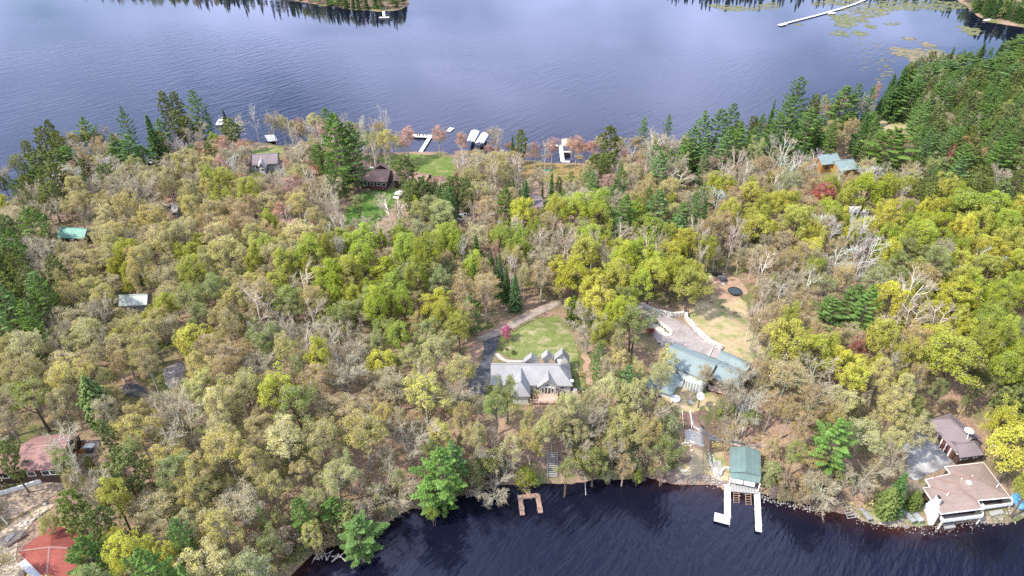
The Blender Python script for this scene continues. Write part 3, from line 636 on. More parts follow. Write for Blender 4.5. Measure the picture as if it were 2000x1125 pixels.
# code: (proto, object name, category, leaf colour, bark colour, default H, words for the label)
GREYB = (.36, .32, .25); DARKB = (.13, .105, .085); WHITEB = (.66, .57, .52)
KIND = {
 'o': ('oak', 'oak_tree', 'oak tree', (.47, .43, .17), GREYB, 14, 'tan-green leafing oak'),
 'O': ('oak', 'oak_tree', 'oak tree', (.53, .52, .20), GREYB, 14, 'pale yellow-green oak'),
 't': ('bare', 'ash_tree', 'ash tree', (.46, .41, .26), (.37, .33, .27), 13, 'leafless taupe ash'),
 'T': ('bud', 'hornbeam_tree', 'hornbeam tree', (.48, .42, .20), (.33, .30, .25), 12, 'tan budding hornbeam'),
 'b': ('birch', 'birch_tree', 'birch tree', (.46, .37, .20), WHITEB, 15, 'white-limbed birch in bud'),
 'w': ('dead', 'aspen_tree', 'bare aspen', (.4, .38, .33), (.50, .475, .44), 15, 'bare pale grey aspen'),
 'y': ('maple', 'maple_tree', 'maple tree', (.41, .435, .085), DARKB, 15, 'yellow-green maple'),
 'Y': ('maple', 'maple_tree', 'maple tree', (.48, .49, .095), DARKB, 15, 'bright yellow maple'),
 'g': ('maple', 'maple_tree', 'maple tree', (.345, .42, .07), DARKB, 16, 'lime green maple'),
 'G': ('light', 'basswood_tree', 'basswood tree', (.26, .33, .09), DARKB, 14, 'mid green basswood'),
 'k': ('bud', 'poplar_tree', 'poplar tree', (.46, .35, .14), GREYB, 13, 'golden budding poplar'),
 'r': ('bud', 'red_maple_tree', 'red maple', (.56, .29, .23), GREYB, 12, 'pink budding red maple'),
 'R': ('oak', 'red_maple_tree', 'red maple', (.40, .07, .065), GREYB, 12, 'deep red maple'),
 'p': ('wpine', 'white_pine_tree', 'pine tree', (.12, .205, .06), (.16, .13, .11), 18, 'dark green white pine'),
 'P': ('wpine', 'white_pine_tree', 'pine tree', (.125, .215, .065), (.16, .13, .11), 16, 'light green white pine'),
 'd': ('rpine', 'red_pine_tree', 'pine tree', (.15, .19, .06), (.20, .14, .11), 15, 'olive red pine'),
 's': ('spruce', 'spruce_tree', 'spruce tree', (.075, .14, .045), (.16, .13, .11), 13, 'narrow dark spruce'),
 'c': ('cedar', 'cedar_tree', 'cedar tree', (.13, .18, .05), (.2, .15, .11), 8, 'yellow-green cedar'),
 'l': ('light', 'basswood_tree', 'basswood tree', (.40, .45, .18), GREYB, 13, 'pale sage basswood'),
 'A': ('bush', 'alder_tree', 'alder tree', (.33, .36, .14), GREYB, 8, 'low-branched olive alder'),
 'B': ('bush', 'alder_tree', 'alder tree', (.37, .31, .19), GREYB, 8, 'twiggy taupe alder'),
 'C': ('bush', 'alder_tree', 'alder tree', (.24, .30, .09), GREYB, 8, 'leafy green alder'),
 'V': ('bush', 'shrub', 'shrub', (.30, .24, .19), GREYB, 3, 'twiggy mauve-brown shrub'),
 'U': ('bush', 'shrub', 'shrub', (.30, .31, .15), GREYB, 3, 'grey-olive shrub'),
 'X': ('bush', 'shrub', 'shrub', (.20, .25, .07), GREYB, 3, 'mid green shrub'),
 'x': ('bush', 'shrub', 'shrub', (.28, .36, .06), DARKB, 3.5, 'lime green shrub'),
}
# ------------------------------------------------------------------ trees that stand out, by where their crown shows: code, u, v, width in px, height in m
T = """d 62 310 24 16;d 90 285 28 18;d 106 272 22 18;d 120 292 26 17;d 55 348 24 14;w 95 345 40 12;p 172 262 36 18;p 250 252 24 22;p 228 292 30 16;p 257 300 42 18;s 299 268 34 22;d 327 222 24 22
d 349 220 24 20;d 352 250 30 17;p 386 218 32 24;b 345 290 40 13;t 385 268 34 14;k 165 310 36 13;k 195 292 34 13;P 28 370 22 14;d 60 375 36 15;d 100 392 44 14;w 208 322 34 13;b 162 320 24 13
r 145 335 22 11;d 168 365 24 9;r 262 335 32 9;Y 4 398 30 9;t 130 285 34 14;b 455 246 42 14;w 496 232 16 20;t 534 246 38 15;s 441 238 16 14;d 452 262 36 14;x 420 276 24 8;r 437 286 34 12;r 476 292 28 11
w 455 325 26 16;b 585 300 42 15;p 637 232 28 13;O 612 246 42 14;p 660 285 62 29;p 690 292 44 27;w 709 258 14 22;w 752 230 24 20;o 757 282 50 16;r 795 275 42 14;R 620 345 22 12;O 587 345 46 13
r 570 372 46 12;w 545 345 24 11;r 857 268 36 13;r 902 280 28 12;t 966 275 44 13;s 1001 288 14 13;d 1018 286 22 16;r 1045 300 24 12;r 1078 292 30 14;b 1064 300 16 16;r 1126 290 40 14;d 1190 290 36 20
d 1186 325 36 13;b 905 328 42 19;b 932 330 32 18;b 957 332 34 17;O 936 385 62 14;P 876 400 44 16;p 988 398 42 16;s 1077 372 26 16;p 1114 358 24 12;l 1140 356 32 12;s 1166 372 18 11;p 1195 386 32 12
t 1056 356 44 13;r 1046 424 36 9;O 1104 414 46 13;d 826 384 54 15;d 792 344 44 16;l 1211 288 20 13;p 1256 262 20 18;b 1276 286 46 16;p 1304 255 18 18;b 1310 296 38 15;p 1286 332 38 18;o 1232 345 58 13
p 1350 290 36 22;p 1372 262 36 24;p 1400 260 40 25;p 1425 246 34 24;p 1441 284 40 22;p 1415 296 42 20;p 1340 312 40 16;p 1372 305 38 18;b 1322 352 58 13;r 1382 330 40 14;b 1415 336 30 15
l 1478 302 38 18;w 1507 286 20 18;b 1531 296 36 18;w 1560 312 28 16;w 1592 306 26 15;p 1485 256 18 18;s 1505 236 18 22;p 1553 202 36 28;p 1540 232 42 24;p 1576 250 36 22;p 1520 262 38 20;d 1585 226 26 20
s 1545 350 20 10;Y 1470 386 66 15;Y 1410 364 34 8;R 1607 386 58 13;P 1284 410 62 18;p 1332 430 42 15;w 1402 388 46 14;p 1645 205 48 22;p 1670 200 28 22;p 1697 202 20 20;s 1716 212 20 14;r 1708 190 18 18
s 1757 172 42 24;k 1660 256 34 16;l 1608 210 26 15;p 1740 292 72 20;g 1690 380 86 15;y 1772 366 56 14;Y 1845 372 52 16;w 1640 345 26 14;w 1762 382 22 13;P 1955 306 62 20;R 1855 310 16 14;r 1915 312 18 12
g 1895 410 92 17;g 1945 405 62 16;g 1965 440 60 16;w 1625 452 36 17;w 1660 446 22 22;w 1682 452 36 20;w 1702 482 38 14;Y 1735 440 62 16;g 1790 470 66 18;R 613 448 20 9;O 590 466 74 15;O 446 502 84 16
g 710 510 66 17;w 650 472 30 16;w 668 486 22 15;b 770 410 74 17;w 556 422 24 14;w 590 432 34 12;t 705 452 46 12;k 520 462 60 13;g 640 552 72 17;g 835 500 62 20;g 812 545 56 17;x 940 472 24 7
g 1012 470 40 14;g 1043 456 36 15;w 990 440 46 14;w 905 492 26 16;w 998 522 28 16;s 926 546 24 13;s 1006 562 30 12;Y 1122 542 84 16;b 1156 482 24 18;b 1126 482 22 17;k 1056 545 58 13;r 968 496 22 12
g 1250 500 74 17;Y 1272 536 58 17;Y 1340 476 58 16;y 1348 560 80 15;b 1290 482 18 16;w 1376 470 14 16;b 1438 452 28 15;Y 1475 450 62 15;r 1222 542 20 13;Y 1560 430 56 14;p 1690 602 50 17;b 1832 622 52 14
b 1780 622 52 14;Y 1868 582 80 15;t 1836 502 44 14;w 1910 506 28 13;w 1940 522 26 13;w 1872 536 30 12;O 1760 766 46 14;Y 1711 716 32 12;R 1670 692 30 11;t 1738 722 44 12;k 1790 742 46 12;y 1862 700 124 18
g 1962 722 66 17;Y 1985 882 120 16;d 1970 800 70 14;O 1790 848 72 13;O 1740 868 50 12;Y 1540 668 96 15;k 1376 735 38 9;k 1506 796 52 12;l 1288 742 58 14;G 1236 640 84 16;g 1205 620 60 16;t 1448 782 80 12;w 1462 800 46 13
P 862 930 104 19;P 838 962 60 11;P 884 905 70 14;P 702 1046 94 13;p 652 1000 46 11;P 352 1050 54 13;P 178 1092 84 15;l 610 982 52 12;x 846 1008 26 6;k 1218 915 46 9;x 1245 935 20 5;G 1300 890 74 15;G 1106 925 42 12
x 1028 940 52 7;G 992 772 54 14;G 968 800 60 13;d 250 928 74 15;d 152 1008 62 15;P 1626 868 96 17;s 1755 955 46 12;c 1736 982 46 9;c 1786 978 28 6;G 1552 890 52 11;t 1600 962 90 8;t 1680 930 70 10
p 22 500 40 16;p 14 600 56 20;p 0 640 50 18;d 116 540 38 15;d 62 562 46 15;c 187 788 62 15;k 236 722 34 12;Y 218 778 20 6;d 20 455 40 14;r 985 420 10 6;t 1150 640 70 13;y 1180 660 60 14;c 1120 605 34 9
G 128 912 46 13;d 22 905 40 14;o 150 950 44 12;O 100 1030 44 9;d 80 332 42 13;d 112 322 42 13;p 74 352 40 12;d 44 374 32 11;p 132 312 38 14;t 152 300 42 12;k 214 300 38 12;p 282 308 38 13;d 312 285 32 14;d 368 258 32 14;p 236 300 36 13;d 92 352 40 12;t 188 305 36 12;p 318 262 32 16
t 985 905 52 10;O 1002 878 52 12;o 1036 868 52 12;G 962 902 50 11;t 1122 882 52 11;O 1062 850 50 12;k 1476 640 42 10;t 1482 694 46 11;b 1468 618 32 13;O 1302 708 46 11;t 1452 742 50 11;t 1424 775 44 10;O 930 860 54 12;o 905 820 54 12
p 1992 96 52 18;p 1960 128 46 16;p 1925 140 44 15;p 1885 128 46 16;p 1850 140 40 14;d 1905 165 40 15;P 1940 165 44 15;p 1980 150 44 16;p 1815 150 44 17;p 1780 190 44 19;P 1830 185 40 16;b 1290 820 40 13;O 1240 780 70 14;O 1215 830 70 13;o 1270 850 60 13;G 1160 905 60 12;t 1200 890 50 11;o 1080 830 60 12;O 1110 800 60 12;t 950 880 60 11;O 900 730 60 14;O 850 700 80 15;b 820 740 40 14;b 130 870 70 14
t 960 960 60 7;t 770 960 70 9;l 780 940 40 10;p 590 1010 50 14;G 530 1070 60 12;O 610 1050 50 11;g 775 660 60 14;k 815 640 40 12;b 625 680 34 17;b 505 600 70 18;y 895 640 56 14;G 860 560 56 15;s 1375 420 26 12
k 1590 900 50 10;G 1465 820 40 9;P 1225 745 44 12;p 1170 700 30 13;c 1505 690 20 8;G 700 400 30 10;p 640 440 20 8""".replace('\n', ';').split(';')
TREES = []   # (code, x, y, z, H, R, handmade)
for t in T:
    c, u, v, w, H = t.split(); u, v, w, H = float(u), float(v), float(w), float(H)
    p = G(u, v, H * (.60 if c not in 'xc' else .5)); s = FPX / proj(p + np.array([0, 0, H * .6]))[2]
    TREES.append([c, p[0], p[1], p[2], H, w / 2 / s * (1.42 if c in 'pds' and v < 340 else 1.2 if c in 'pds' else 1), True])
BASE = []
def row(px, codes, step, hmin, hmax, seed, inset=1.5, Rm=1.6):
    """trees standing along a shoreline"""
    rr = random.Random(seed); pts = [W(*q, 0) for q in px]
    for a, b in zip(pts[:-1], pts[1:]):
        ln = np.linalg.norm(b - a); nrm = np.array([-(b - a)[1], (b - a)[0], 0]) / ln; k = 0.0
        while k < ln:
            c = a + (b - a) * k / ln + nrm * rr.uniform(.2, inset); H = rr.uniform(hmin, hmax); cd = rr.choice(codes)
            TREES.append([cd, c[0], c[1], max(hgt(c[0], c[1]), 0), H, H * (.24 if cd in 'spPdS' else .3) * rr.uniform(.8, 1.2) if Rm is None else rr.uniform(.8, 1.25) * Rm, True]); k += step * rr.uniform(.7, 1.4)
row([(560, -1), (600, 7), (640, 13), (700, 19), (745, 20.5), (780, 17), (797, 8)], 'sPlsdGPl', 3.2, 7, 13, 2, 3.5, None)
row([(1880, 4), (1900, 26), (1925, 37), (1960, 45), (2000, 51), (2040, 56)], 'spspGs', 3.2, 8, 15, 3, 4, None)
row([(2040, 54), (1990, 49), (1950, 40), (1920, 28)], 'spspGP', 4, 8, 14, 13, -6, None)
row([(575,1110),(600,1090),(640,1081),(690,1071),(735,1050),(768,1019),(800,992),(870,984),(930,971),(990,957),(1008,950)], 'VVUUXV', 2.3, 2.2, 4.2, 4, 2.4)
row([(1100,939),(1130,939),(1190,943),(1250,945),(1295,941),(1318,936)], 'VUUXV', 2.2, 2.0, 4.0, 5, 2.2)
row([(560,1130),(575,1105),(600,1086),(640,1077),(690,1066),(735,1046)], 'ABABG', 4.5, 5, 9, 24, 6, 2.8)
row([(735,1046),(768,1014),(790,994)], 'BAt', 4.5, 5, 9, 25, 6, 2.8)
row([(905,972),(930,966),(960,958),(985,950)], 'BABA', 4.2, 5, 9, 26, 5, 2.8)
row([(1102,935),(1130,935),(1190,939),(1250,941),(1295,937),(1322,932)], 'ABABCA', 3.8, 5, 9.5, 27, 5, 2.9)
row([(1110,915),(1190,918),(1300,915)], 'OtoAO', 4.5, 9, 12, 28, 4, 3.2)
row([(1500,966),(1530,975),(1600,986),(1650,996)], 'BBA', 4.2, 3.5, 6, 29, 5, 2.8)
row([(1492,968),(1530,981),(1600,993),(1650,1004)], 'VVVU', 2.2, 2.0, 3.6, 6, 2.0)
row([(1735,216),(1775,180),(1800,165),(1850,152),(1920,142),(1980,128)], 'spdp', 4.5, 10, 15, 7, 5, None)
row([(112, 332), (180, 321), (250, 315)], 'ktdpbOk', 4.2, 9, 14, 41, 5, 2.5)
row([(335, 305), (400, 283), (432, 278)], 'bdptbp', 4.2, 10, 15, 42, 5, 2.5)
row([(558, 286), (600, 296), (680, 299), (762, 298)], 'bkoObtrO', 3.6, 11, 15, 43, 4, 2.7)
row([(570, 300), (620, 306), (690, 312)], 'btoOrw', 4.2, 12, 16, 44, 5, 2.8)
row([(955, 312), (1005, 314), (1050, 317)], 'rtkB', 3.8, 5, 8, 45, 3, 2.2)
row([(1118, 321), (1180, 320), (1300, 322), (1345, 314)], 'rtbkrO', 3.8, 8, 12, 46, 4, 2.6)
row([(1420, 303), (1480, 296), (1600, 262), (1690, 235)], 'pbpdkt', 4.2, 9, 15, 47, 5, 2.6)
row([(40, 372), (60, 352), (112, 334)], 'dGpdt', 3.8, 9, 13, 48, 5, 2.6)
row([(0, 405), (40, 374)], 'GYdp', 4, 6, 9, 49, 4, 2.4)
MAP = {
200: "d,d,p,dp,tb,t,yt,tb,r,t,r,d,bt,p,p,ps,ps,p,pdt,pdGp",
250: "d,dt,pts,dt,rtk,tb,ob,bl,r,tr,r,dt,btk,p,ps,ps,pk,pk,pdr,dppG",
300: "dp,dwt,tow,ot,trb,wrt,tp,lo,rb,bo,bk,dt,rtb,pt,bt,wbk,wk,pt,pdpG,ddpt",
350: "dpt,oot,tto,oo,ty,okt,otb,lb,dp,bk,tps,ltp,tgo,tly,yk,lk,yY,yt,dd,dd",
400: "dt,tot,oto,oyo,yko,rtg,bol,lb,gl,tk,tYl,gyl,gp,ptk,yk,kY,yg,Yg,gY,gY",
450: "pto,oot,oot,oyO,Ooo,oot,yg,gt,lgt,tg,tbl,tyg,gyb,yb,btk,yYk,wkb,Yg,gY,Yy",
500: "ddt,oot,ooy,oOt,Oo,yo,gyo,gG,tlG,kts,otk,Yt,gG,yl,tbk,tgk,wtl,gGk,gY,gy",
550: "pdd,oot,oyt,oyl,oOG,obG,yGg,gG,Glt,tkp,ok,Yy,gG,Gy,kt,lkb,Gpk,kYb,YG,gGg",
600: "pt,oot,oot,oGt,GoY,wbG,yGt,GgY,yGt,tk,yt,tYG,gG,Gt,ybt,kyb,tkp,bkY,Yy,gGg",
650: "Oo,oOt,oyk,Goy,GYk,oGb,tby,lyG,lYt,Yk,t,tG,gGo,o,tt,Ykt,trY,ykY,yk,gGg",
700: "Oo,oO,ook,to,tyk,tGY,btk,Yyt,otO,G,Gt,tG,oOl,l,tto,kt,tY,OYk,yGk,gGd",
750: "Gt,Go,toO,Oot,oOl,tyG,tk,Oot,Oot,ktG,oOl,oO,OoG,l,tO,kt,tOt,Oo,G,Gd",
800: "t,Go,oto,Oot,oOt,otk,tkG,olt,O,OG,tOo,tOG,oOt,k,tGk,ktt,tpo,Olt,G,Gy",
850: "t,t,dG,GOo,ot,oOt,otl,Olt,Gp,OG,GO,tO,tOG,G,tt,tGp,Pt,tp,t,y",
900: "t,dt,dGk,oyG,tto,oOt,Olt,tO,p,GO,G,tG,kG,t,t,tG,tP,tp,t,y",
950: "t,td,kYt,Oo,tto,tpO,ptY,tp,p,Ot,x,x,x,t,t,t,t,t,x,y",
1000: "t,dt,Ytk,pOt,otl,tp,ptk,pt,x,x,x,x,x,x,x,t,t,t,x,x",
1050: "t,Gp,kY,pY,Olt,Gk,pk,x,x,x,x,x,x,x,x,x,x,x,x,x"}
MAP = {k: v.split(',') for k, v in MAP.items()}
# things of the photograph that stay in view: no crown in front of these (photo rectangles)
OPEN = [(955,680,1120,792),(985,625,1105,680),(945,645,975,690),(925,690,960,760),(985,600,1085,640),(1250,598,1415,700),(1305,672,1450,755),(1350,585,1460,690),(1305,745,1400,800),
 (1333,800,1384,865),(1325,870,1420,945),(1420,872,1490,958),(1803,905,1972,1030),(1828,810,1925,900),(1775,880,1850,935),(1668,990,1800,1022),(0,860,105,920),(0,920,135,1000),(133,860,195,892),
 (40,1030,128,1125),(780,300,885,345),(698,322,775,372),(800,335,832,352),(680,375,765,430),(768,362,782,390),(800,260,845,298),(908,252,955,278),(868,245,885,260),(490,298,550,338),(1596,298,1675,332),(1042,383,1062,406),
 (112,442,172,464),(230,577,292,596),(326,398,346,424),(1722,232,1772,252),(1388,535,1450,588),(1005,955,1062,1008),(1064,882,1092,934),(325,712,358,745),(245,755,285,778),(280,302,312,320),(516,262,538,280),
 (1020,322,1130,348),(1086,270,1108,318),(1135,690,1155,750),(898,415,912,432),(1340,338,1358,365),(1665,404,1700,416),(425,238,438,247),(1390,690,1465,740),(1645,985,1668,1010),(925,655,950,672),(930,655,960,720),(490,286,545,296)]
def blocks(x, y, z, H, R):
    u, v, d = proj((x, y, z + H * .62)); s = FPX / d; ru = R * s * .8; rv = (H * .32 * .85 + R * .45) * s * .8
    for (a, b, c, e) in OPEN:
        if u + ru > a and u - ru < c and v + rv > b and v - rv < e: return True
    return False
rs = random.Random(5)
SKX = [-60, 0, 22, 45, 60, 110, 200, 300, 420, 470, 560, 620, 700, 770, 800, 980, 1060, 1160, 1210, 1330, 1360, 1450, 1500, 1590, 1650, 1700, 1735, 1770, 1810, 1880, 1950, 2000, 2100]
SKY = [440, 402, 378, 350, 322, 305, 292, 296, 262, 268, 282, 256, 240, 262, 285, 292, 296, 298, 286, 275, 268, 240, 248, 222, 214, 216, 212, 165, 140, 128, 112, 84, 70]
HAND = len(TREES)
cell = {}
def cellk(x, y): return (int(x // 8), int(y // 8))
def put(i):
    cell.setdefault(cellk(TREES[i][1], TREES[i][2]), []).append(i)
for i in range(HAND): put(i)
def clash(x, y, R, k):
    cx, cy = cellk(x, y)
    for a in (-1, 0, 1):
        for b in (-1, 0, 1):
            for i in cell.get((cx + a, cy + b), ()):
                t = TREES[i]
                if (t[1] - x) ** 2 + (t[2] - y) ** 2 < (k * (R + t[5])) ** 2: return True
    return False
def code_at(x, y, z):
    u, v, d = proj((x, y, z + 9))
    row = int(min(max((v + rs.uniform(-18, 18)) // 50 * 50, 200), 1050)); cc = int(min(max((u + rs.uniform(-25, 25)) // 100, 0), 19))
    return rs.choice(MAP[row][cc])
for (n_try, Rlo, Rhi, k, hs) in ((3500, 3.9, 5.0, .72, 1.0), (14000, 2.7, 3.8, .68, .98), (16000, 1.8, 2.7, .68, .84), (14000, 1.1, 1.7, .72, .55)):
    for _ in range(n_try):
        u = rs.uniform(-90, 2090); v = rs.uniform(80, 1230) if rs.random() < .7 else rs.uniform(80, 700)
        p = W(u, v, 5); x, y = p[0], p[1]
        sd = shore(x, y)
        if sd < .3 or not (GX[0] < x < GX[-1] and GY[0] < y < 395): continue
        z = hgt(x, y); c = code_at(x, y, z)
        if c == 'x' and Rlo > 2: continue
        if c == 't' and rs.random() < .55: c = 'T'
        R = rs.uniform(Rlo, Rhi); H = KIND[c][5] * hs * rs.uniform(.72, 1.18)
        if c in 'pPd': R *= .95
        if c == 's': R *= .85
        if c == 's': R *= .8
        if c in 'bw': R *= .85
        if y > 215: H *= .95
        tu, tv, td = proj((x, y, z + H)); ru_ = FPX / td * R * .5
        lim = max(np.interp(tu, SKX, SKY), np.interp(tu - ru_, SKX, SKY) - 12); ok = tv >= lim
        for _k in range(3):
            if ok: break
            H *= .78; R *= .92; tu, tv, td = proj((x, y, z + H)); ok = tv >= lim
        if not ok: continue
        if clash(x, y, R, k): continue
        if any(inpoly(x, y, P, g) for P, g in CLEAR_POLY if abs(P[:, 0].mean() - x) < 45 and abs(P[:, 1].mean() - y) < 45): continue
        if blocks(x, y, z, H, R): continue
        TREES.append([c, x, y, z, H, R, False]); put(len(TREES) - 1)
# far shores: firs and pines
def far_trees(px, n, codes, hmin, hmax, seed):
    rr = random.Random(seed); P = np.array([W(*p, 0)[:2] for p in px]); k = 0; tries = 0
    while k < n and tries < n * 60:
        tries += 1
        x = rr.uniform(P[:, 0].min(), P[:, 0].max()); y = rr.uniform(P[:, 1].min(), P[:, 1].max())
        if not inpoly(x, y, P) or shore(x, y) < 1.0: continue
        R = rr.uniform(1.8, 3.0)
        if clash(x, y, R, .62): continue
        c = rr.choice(codes); TREES.append([c, x, y, hgt(x, y), rr.uniform(hmin, hmax), R, False]); put(len(TREES) - 1); k += 1
far_trees([(150,-34),(250,-24),(400,-14),(520,-6),(570,2),(640,14),(735,22),(775,19),(796,10),(798,-12),(740,-12),(560,-26),(300,-44),(150,-50)], 240, 'spspdgPtG', 8, 16, 3)
far_trees([(1300,-24),(1400,-15),(1500,-17),(1620,-25),(1760,-21),(1840,-15),(1880,8),(1905,30),(1935,42),(1975,50),(2060,56),(2080,0),(1900,-30),(1700,-44),(1300,-46)], 300, 'spspdPs', 9, 17, 4)

COUNT = {}
def tree_dist(t): u, v, d = proj((t[1], t[2], t[3] + t[4] * .6)); return d if -40 < u < 2040 and -60 < v < 1180 else d + 500
ORDER = sorted(range(len(TREES)), key=lambda i: (not TREES[i][6], tree_dist(TREES[i]) / max(TREES[i][5], 1)))
MARKS = [('the gabled house',1040,735),('the pink crabapple',991,662),('the stone-walled driveway',1330,640),('the sunroom house',1380,715),('the trampoline',1434,565),('the boathouse',1456,905),
 ('the shore house',1890,965),('the dish-topped garage',1880,860),('the U-shaped dock',1035,970),('the bank stairs',1077,908),('the scarlet roof',90,1070),('the dull-red roof',50,890),
 ('the back lawn',840,325),('the ranch house',745,345),('the lakeside cottage',520,318),('the tan-canopied dock',1100,295),('the twin boat canopies',930,268),('the log cabin',1640,318),
 ('the teal-roofed cabin',140,455),('the pale-roofed shed',260,588),('the tan clearing',1745,245),('the weed bed',1790,120),('the forest road',340,735),('the gravel drive',1040,612),('the driftwood snags',640,1085),
 ('the blue tarp',1990,985),('the dark parked car',1350,350),('the mauve-roofed cabin',1052,395),('the pale plank shed',335,412),('the T-shaped dock',750,30),('the long pier',1600,30),('the eastern dock',1935,38),
 ('the west tip',25,380),('the south-east shore',2000,880),('the crimson maple',1607,386),('the east edge',1985,600)]
MK = [(n, G(u, v)) for n, u, v in MARKS]
ORD = 'first second third fourth fifth sixth seventh eighth ninth tenth eleventh twelfth thirteenth fourteenth fifteenth sixteenth seventeenth eighteenth nineteenth twentieth'.split()
def size_word(t):
    r = t[5]; return 'broad ' if r > 4.4 else 'slim ' if r < 2.0 else 'small ' if t[4] < 8 else ''
TENS = 'twenty thirty forty fifty sixty seventy eighty ninety'.split()
def ordinal(j):
    j += 1
    if j <= 20: return ORD[j - 1]
    t_, o_ = divmod(j, 10)
    if t_ > 9: return 'outlying'
    return (TENS[t_ - 2][:-1] + 'ieth') if o_ == 0 else TENS[t_ - 2] + '-' + ORD[o_ - 1]
def make_labels(idx):
    keys = {}; lab = {}
    for i in idx:
        t = TREES[i]; d = sorted((math.hypot(p[0] - t[1], p[1] - t[2]), n, p) for n, p in MK)
        a = d[0]; va = np.array([t[1] - a[2][0], t[2] - a[2][1]]); best = None
        for dd, n, p in d[1:9]:
            w = np.array([p[0] - a[2][0], p[1] - a[2][1]]); cs = (va @ w) / (np.linalg.norm(va) * np.linalg.norm(w) + 1e-6)
            if best is None or cs > best[0]: best = (cs, n)
        keys.setdefault((size_word(t) + KIND[t[0]][6], a[1], best[1]), []).append((a[0], i))
    for k, lst in keys.items():
        lst.sort()
        for j, (_, i) in enumerate(lst):
            lab[i] = f"{ordinal(j)} {k[0]} from {k[1]} towards {k[2]}" if len(lst) > 1 else f"{k[0]} by {k[1]} towards {k[2]}"
    return lab
def in_photo(t):
    u, v, d = proj((t[1], t[2], t[3] + t[4] * .6)); s_ = FPX / d * t[5]
    return -s_ < u < 2000 + s_ and -s_ - 8 < v < 1125 + s_ and (t[2] < 396 or v > -6)
MAXK = 295; KEEP = {}; MASS = []
for i in ORDER:
    nm = KIND[TREES[i][0]][1]
    if in_photo(TREES[i]) and len(KEEP.setdefault(nm, [])) < MAXK: KEEP[nm].append(i)
    else: MASS.append(i)
kept = [i for l_ in KEEP.values() for i in l_]; lab = make_labels(kept)
for i in kept:
    c, x, y, z, H, R, hand = TREES[i]; pk, nm, cat, lc, bc, h0, wd_ = KIND[c]
    tm, cm, h, r = PROTO[pk][rs.randrange(len(PROTO[pk]))]
    rz = rs.uniform(0, 6.283)
    root = empty(nm, (x, y, z - .05), lab[i], cat, wd_ + 's of the shore woods', rz); root.scale = (R / r, R / r, H / h)
    a = obj('trunk', tm, root); b = obj('crown', cm, root)
    f = rs.uniform(.8, 1.2); w = rs.uniform(-.06, .06)
    a.color = (*[q * rs.uniform(.9, 1.1) for q in bc], 1)
    b.color = (min(1, lc[0] * f * (1 + w)), min(1, lc[1] * f), min(1, lc[2] * f * (1 - w) * rs.uniform(.8, 1.3)), 1)
# the rest of the woods (mostly beyond the frame): one mass of real geometry, each tree a light crown of leaf sprays on a trunk
def col_mat(name, trans=.3):
    m = leaf_mat(name, trans, .35, .02); t = m.node_tree; oi = [n for n in t.nodes if n.type == 'OBJECT_INFO'][0]
    at = t.nodes.new('ShaderNodeAttribute'); at.attribute_name = 'tint'
    hs = [n for n in t.nodes if n.type == 'HUE_SAT'][0]; wm = [n for n in t.nodes if n.type == 'MIX_RGB'][0]; t.links.new(at.outputs['Color'], wm.inputs['Color1']); return m
M['mass_leaf'] = col_mat('woodland_leaves'); M['mass_bark'] = bark_mat('woodland_bark', False, (.24, .20, .17))
def mass(name, items, label, nleaf, ls, stems=True):
    """items: (code colour, x, y, z, H, R, conical)"""
    rng = np.random.default_rng(77); V, F, A, Wv, Tn, Mi = [], [], [], [], [], []; n0 = 0
    def push(v, f, tint, mi, al=None):
        nonlocal n0
        V.append(v); F.append(f + n0); n0 += len(v); Mi.append(np.full(len(f), mi)); Tn.append(np.tile([*tint, 1], (len(v), 1)))
        A.append(np.repeat(rng.uniform(0, 1, len(v) // 4), 4) if al is None else al)
    for (cl, x, y, z, H, R, con) in items:
        n = nleaf; t = rng.uniform(0, 1, n); d = unit(rng.normal(size=(n, 3))); d[:, 2] = np.abs(d[:, 2]) * .8 + .1
        if con:
            zz = H * (.15 + .85 * t ** 1.3); rr = R * (1 - (zz / H)) ** .8 * 1.1 * rng.uniform(.6, 1.05, n) * (.8 + .2 * np.sin(zz * 5)); az = rng.uniform(0, 6.283, n)
            pos = np.stack([rr * np.cos(az), rr * np.sin(az), zz], 1); nr = unit(np.stack([np.cos(az) * .5, np.sin(az) * .5, np.ones(n)], 1) + rng.normal(size=(n, 3)) * .4)
            ax = np.stack([np.cos(az), np.sin(az), np.zeros(n)], 1) + rng.normal(size=(n, 3)) * .4; v, f = leaf_quads(pos + [x, y, z], nr, ls * 1.9 * rng.uniform(.7, 1.2, n), ls * .9, rng, ax)
        else:
            dd = unit(rng.normal(size=(n, 3)) + [0, 0, .3]); pos = dd * [R, R, H * .32] * (rng.uniform(.6, 1.05, n) ** .7)[:, None] * (1 + .2 * np.sin(dd[:, :1] * 7 + dd[:, 1:2] * 6)) + [0, 0, H * .62]
            v, f = leaf_quads(pos + [x, y, z], unit(dd + [0, 0, .4] + rng.normal(size=(n, 3)) * .5), ls * rng.uniform(.7, 1.3, n), ls * .8, rng)
        push(v, f, cl, 0)
        if stems:
            v, f = cones(np.array([[x, y, z - .5]]), np.array([[x, y, z + H * .8]]), .16, .05, 4); push(v, f, (.2, .18, .15), 1, np.full(len(v), .5))
    V = np.vstack(V); me = mesh_np(name, V, np.vstack(F), [M['mass_leaf'], M['mass_bark']], np.concatenate(Mi), {'v': np.concatenate(A), 'w': rng.uniform(0, 1, len(V))})
    ca = me.color_attributes.new('tint', 'FLOAT_COLOR', 'POINT'); ca.data.foreach_set('color', np.vstack(Tn).astype(np.float32).ravel())
    return tag(obj(name, me), label, kind='stuff')
items = []
for i in MASS:
    c, x, y, z, H, R, hand = TREES[i]; f = rs.uniform(.8, 1.2); lc = KIND[c][3]; items.append((tuple(q * f for q in lc), x, y, z, H, R, c in 'psPd'))
